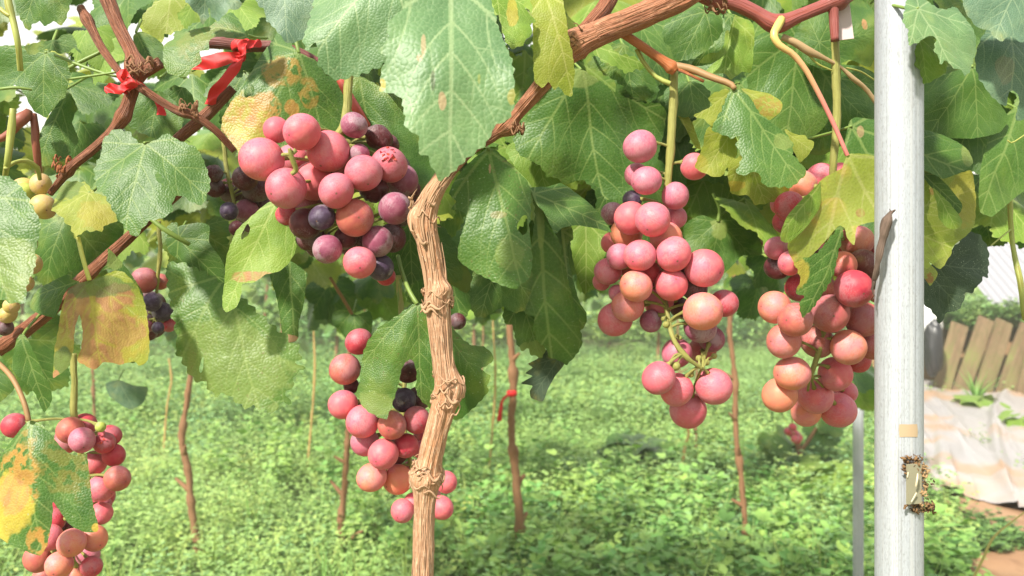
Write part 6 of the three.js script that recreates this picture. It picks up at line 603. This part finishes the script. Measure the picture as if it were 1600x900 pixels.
{ const { o, p, r } = P1, y = (v) => EYE - (v - 450) / F * (0.585 - r), cyl = (x0, x1, y0, y1, off, mat, name, wob = 0) => { const n = 24, m = 16, pos = [], uv = [], idx = []; for (let j = 0; j <= m; j++) for (let i = 0; i <= n; i++) { const u = i / n, v = j / m, X = (x0 + (x1 - x0) * u - 1404.5) / 35, e = wob * (nzl(N2, u * 60 + 9, v * 60 + 9) - 0.5), a = Math.asin(clamp(X + (i === 0 || i === n ? e : 0), -0.999, 0.999)); pos.push(p.x + Math.sin(a) * (r + off), y(y0 + (y1 - y0) * v + (j === 0 || j === m ? e * 20 : 0)), p.z + Math.cos(a) * (r + off)); uv.push(u, v); } for (let j = 0; j < m; j++) for (let i = 0; i < n; i++) { const a = j * (n + 1) + i, b = a + n + 1; idx.push(a, b, a + 1, a + 1, b, b + 1); } const g = new THREE.BufferGeometry(); g.setAttribute('position', new THREE.Float32BufferAttribute(pos, 3)); g.setAttribute('uv', new THREE.Float32BufferAttribute(uv, 2)); g.setIndex(idx); g.computeVertexNormals(); return part(name, g, mat, o); };
  cyl(1389, 1416, 663, 683, 0.0004, std([0.4, 0.29, 0.18], 0.85, { side: THREE.DoubleSide }), 'tape_patch', 0.1);
  // clip: a bent plate standing off the side of the post, caked at both ends
  const c = at(1428, 756, 0.563), k = 0.563 / F, plate = new THREE.BoxGeometry(25 * k, 62 * k, 0.002, 6, 12, 1); plate.rotateY(0.25); plate.translate(c.x, c.y, c.z); const side = new THREE.BoxGeometry(0.002, 66 * k, 0.013, 1, 12, 4); side.translate(c.x + 12 * k, c.y + 2 * k, c.z - 0.011); const tab = new THREE.BoxGeometry(16 * k, 30 * k, 0.002); tab.translate(c.x + 20 * k, c.y - 8 * k, c.z - 0.017);
  part('clip_plate', plate, std([0.27, 0.25, 0.17], 0.55), o, 'grey-olive clip plate'); part('clip_side', mergeGeometries([side, tab]), std([0.5, 0.37, 0.2], 0.75), o, 'tan side of the clip');
  const mud = (x, y0, w, h, n, seed) => { const rd = rng(seed), gs = []; for (let i = 0; i < n; i++) { const g = new THREE.IcosahedronGeometry(k * (0.6 + 2.9 * rd() * rd()), 1), P = g.attributes.position, q = at(x + (rd() - 0.5) * w, y0 + (rd() - 0.5) * h, 0.562 + 0.016 * rd()); for (let j = 0; j < P.count; j++) { const e = 0.45 + 1.1 * nzl(N4, P.getX(j) * 40000 + 99 + i * 37, P.getY(j) * 40000 + P.getZ(j) * 30000 + 200); P.setXYZ(j, P.getX(j) * e * 1.7, P.getY(j) * e * 0.7, P.getZ(j) * e); } g.rotateZ(rd() * 6); g.translate(q.x, q.y, q.z); gs.push(g); } return mergeGeometries(gs); };
  const mudM = [std([0.2, 0.11, 0.045], 0.95), std([0.07, 0.035, 0.016], 0.95), std([0.33, 0.21, 0.1], 0.95)];
  part('dried_mud', mud(1427, 726, 30, 30, 130, 1), mudM[0], o, 'crumbly dried mud on the clip top'); part('dried_mud', mud(1426, 722, 28, 26, 70, 2), mudM[1], o); part('dried_mud', mud(1436, 794, 50, 14, 90, 3), mudM[0], o, 'crumbly dried mud under the clip'); part('dried_mud', mud(1440, 793, 40, 10, 50, 4), mudM[1], o); part('dried_mud', mud(1444, 760, 12, 70, 110, 5), mudM[2], o); part('dried_mud', mud(1452, 770, 16, 44, 26, 6), mudM[1], o);
  part('straw', mergeGeometries([stemGeo([[1434, 740, 0.558, 2], [1433, 750, 0.557, 3.4], [1431, 760, 0.558, 2.6]], 6, 0), stemGeo([[1419, 738, 0.56, 2.2], [1418, 746, 0.56, 2]], 6, 0), stemGeo([[1432, 770, 0.559, 2], [1424, 784, 0.559, 2]], 6, 0)]), std([0.66, 0.56, 0.4], 0.7), o);
}
{ // dried twist of tendril stuck to the post
  const m = part('dried_tendril', mergeGeometries([stemGeo([[1364, 452, 0.576, 3], [1368, 430, 0.57, 8], [1371, 412, 0.568, 9], [1373, 396, 0.567, 12], [1378, 378, 0.567, 10], [1382, 362, 0.566, 14], [1387, 346, 0.565, 15], [1391, 334, 0.565, 6], [1399, 328, 0.565, 2]], 10, 0.0014, 0.002), stemGeo([[1390, 338, 0.565, 4], [1391, 330, 0.565, 2], [1390, 326, 0.565, 1]], 6, 0), stemGeo([[1366, 440, 0.57, 5], [1363, 452, 0.572, 3], [1366, 462, 0.572, 2], [1364, 468, 0.572, 1.5]], 6, 0)]), std([0.15, 0.1, 0.075], 0.9, { bumpMap: barkB, bumpScale: 0.001 }), null); tag(m, 'shrivelled grey-brown tendril stuck to the left side of the near post', 'dried tendril'); }

renderer.render(scene, camera);
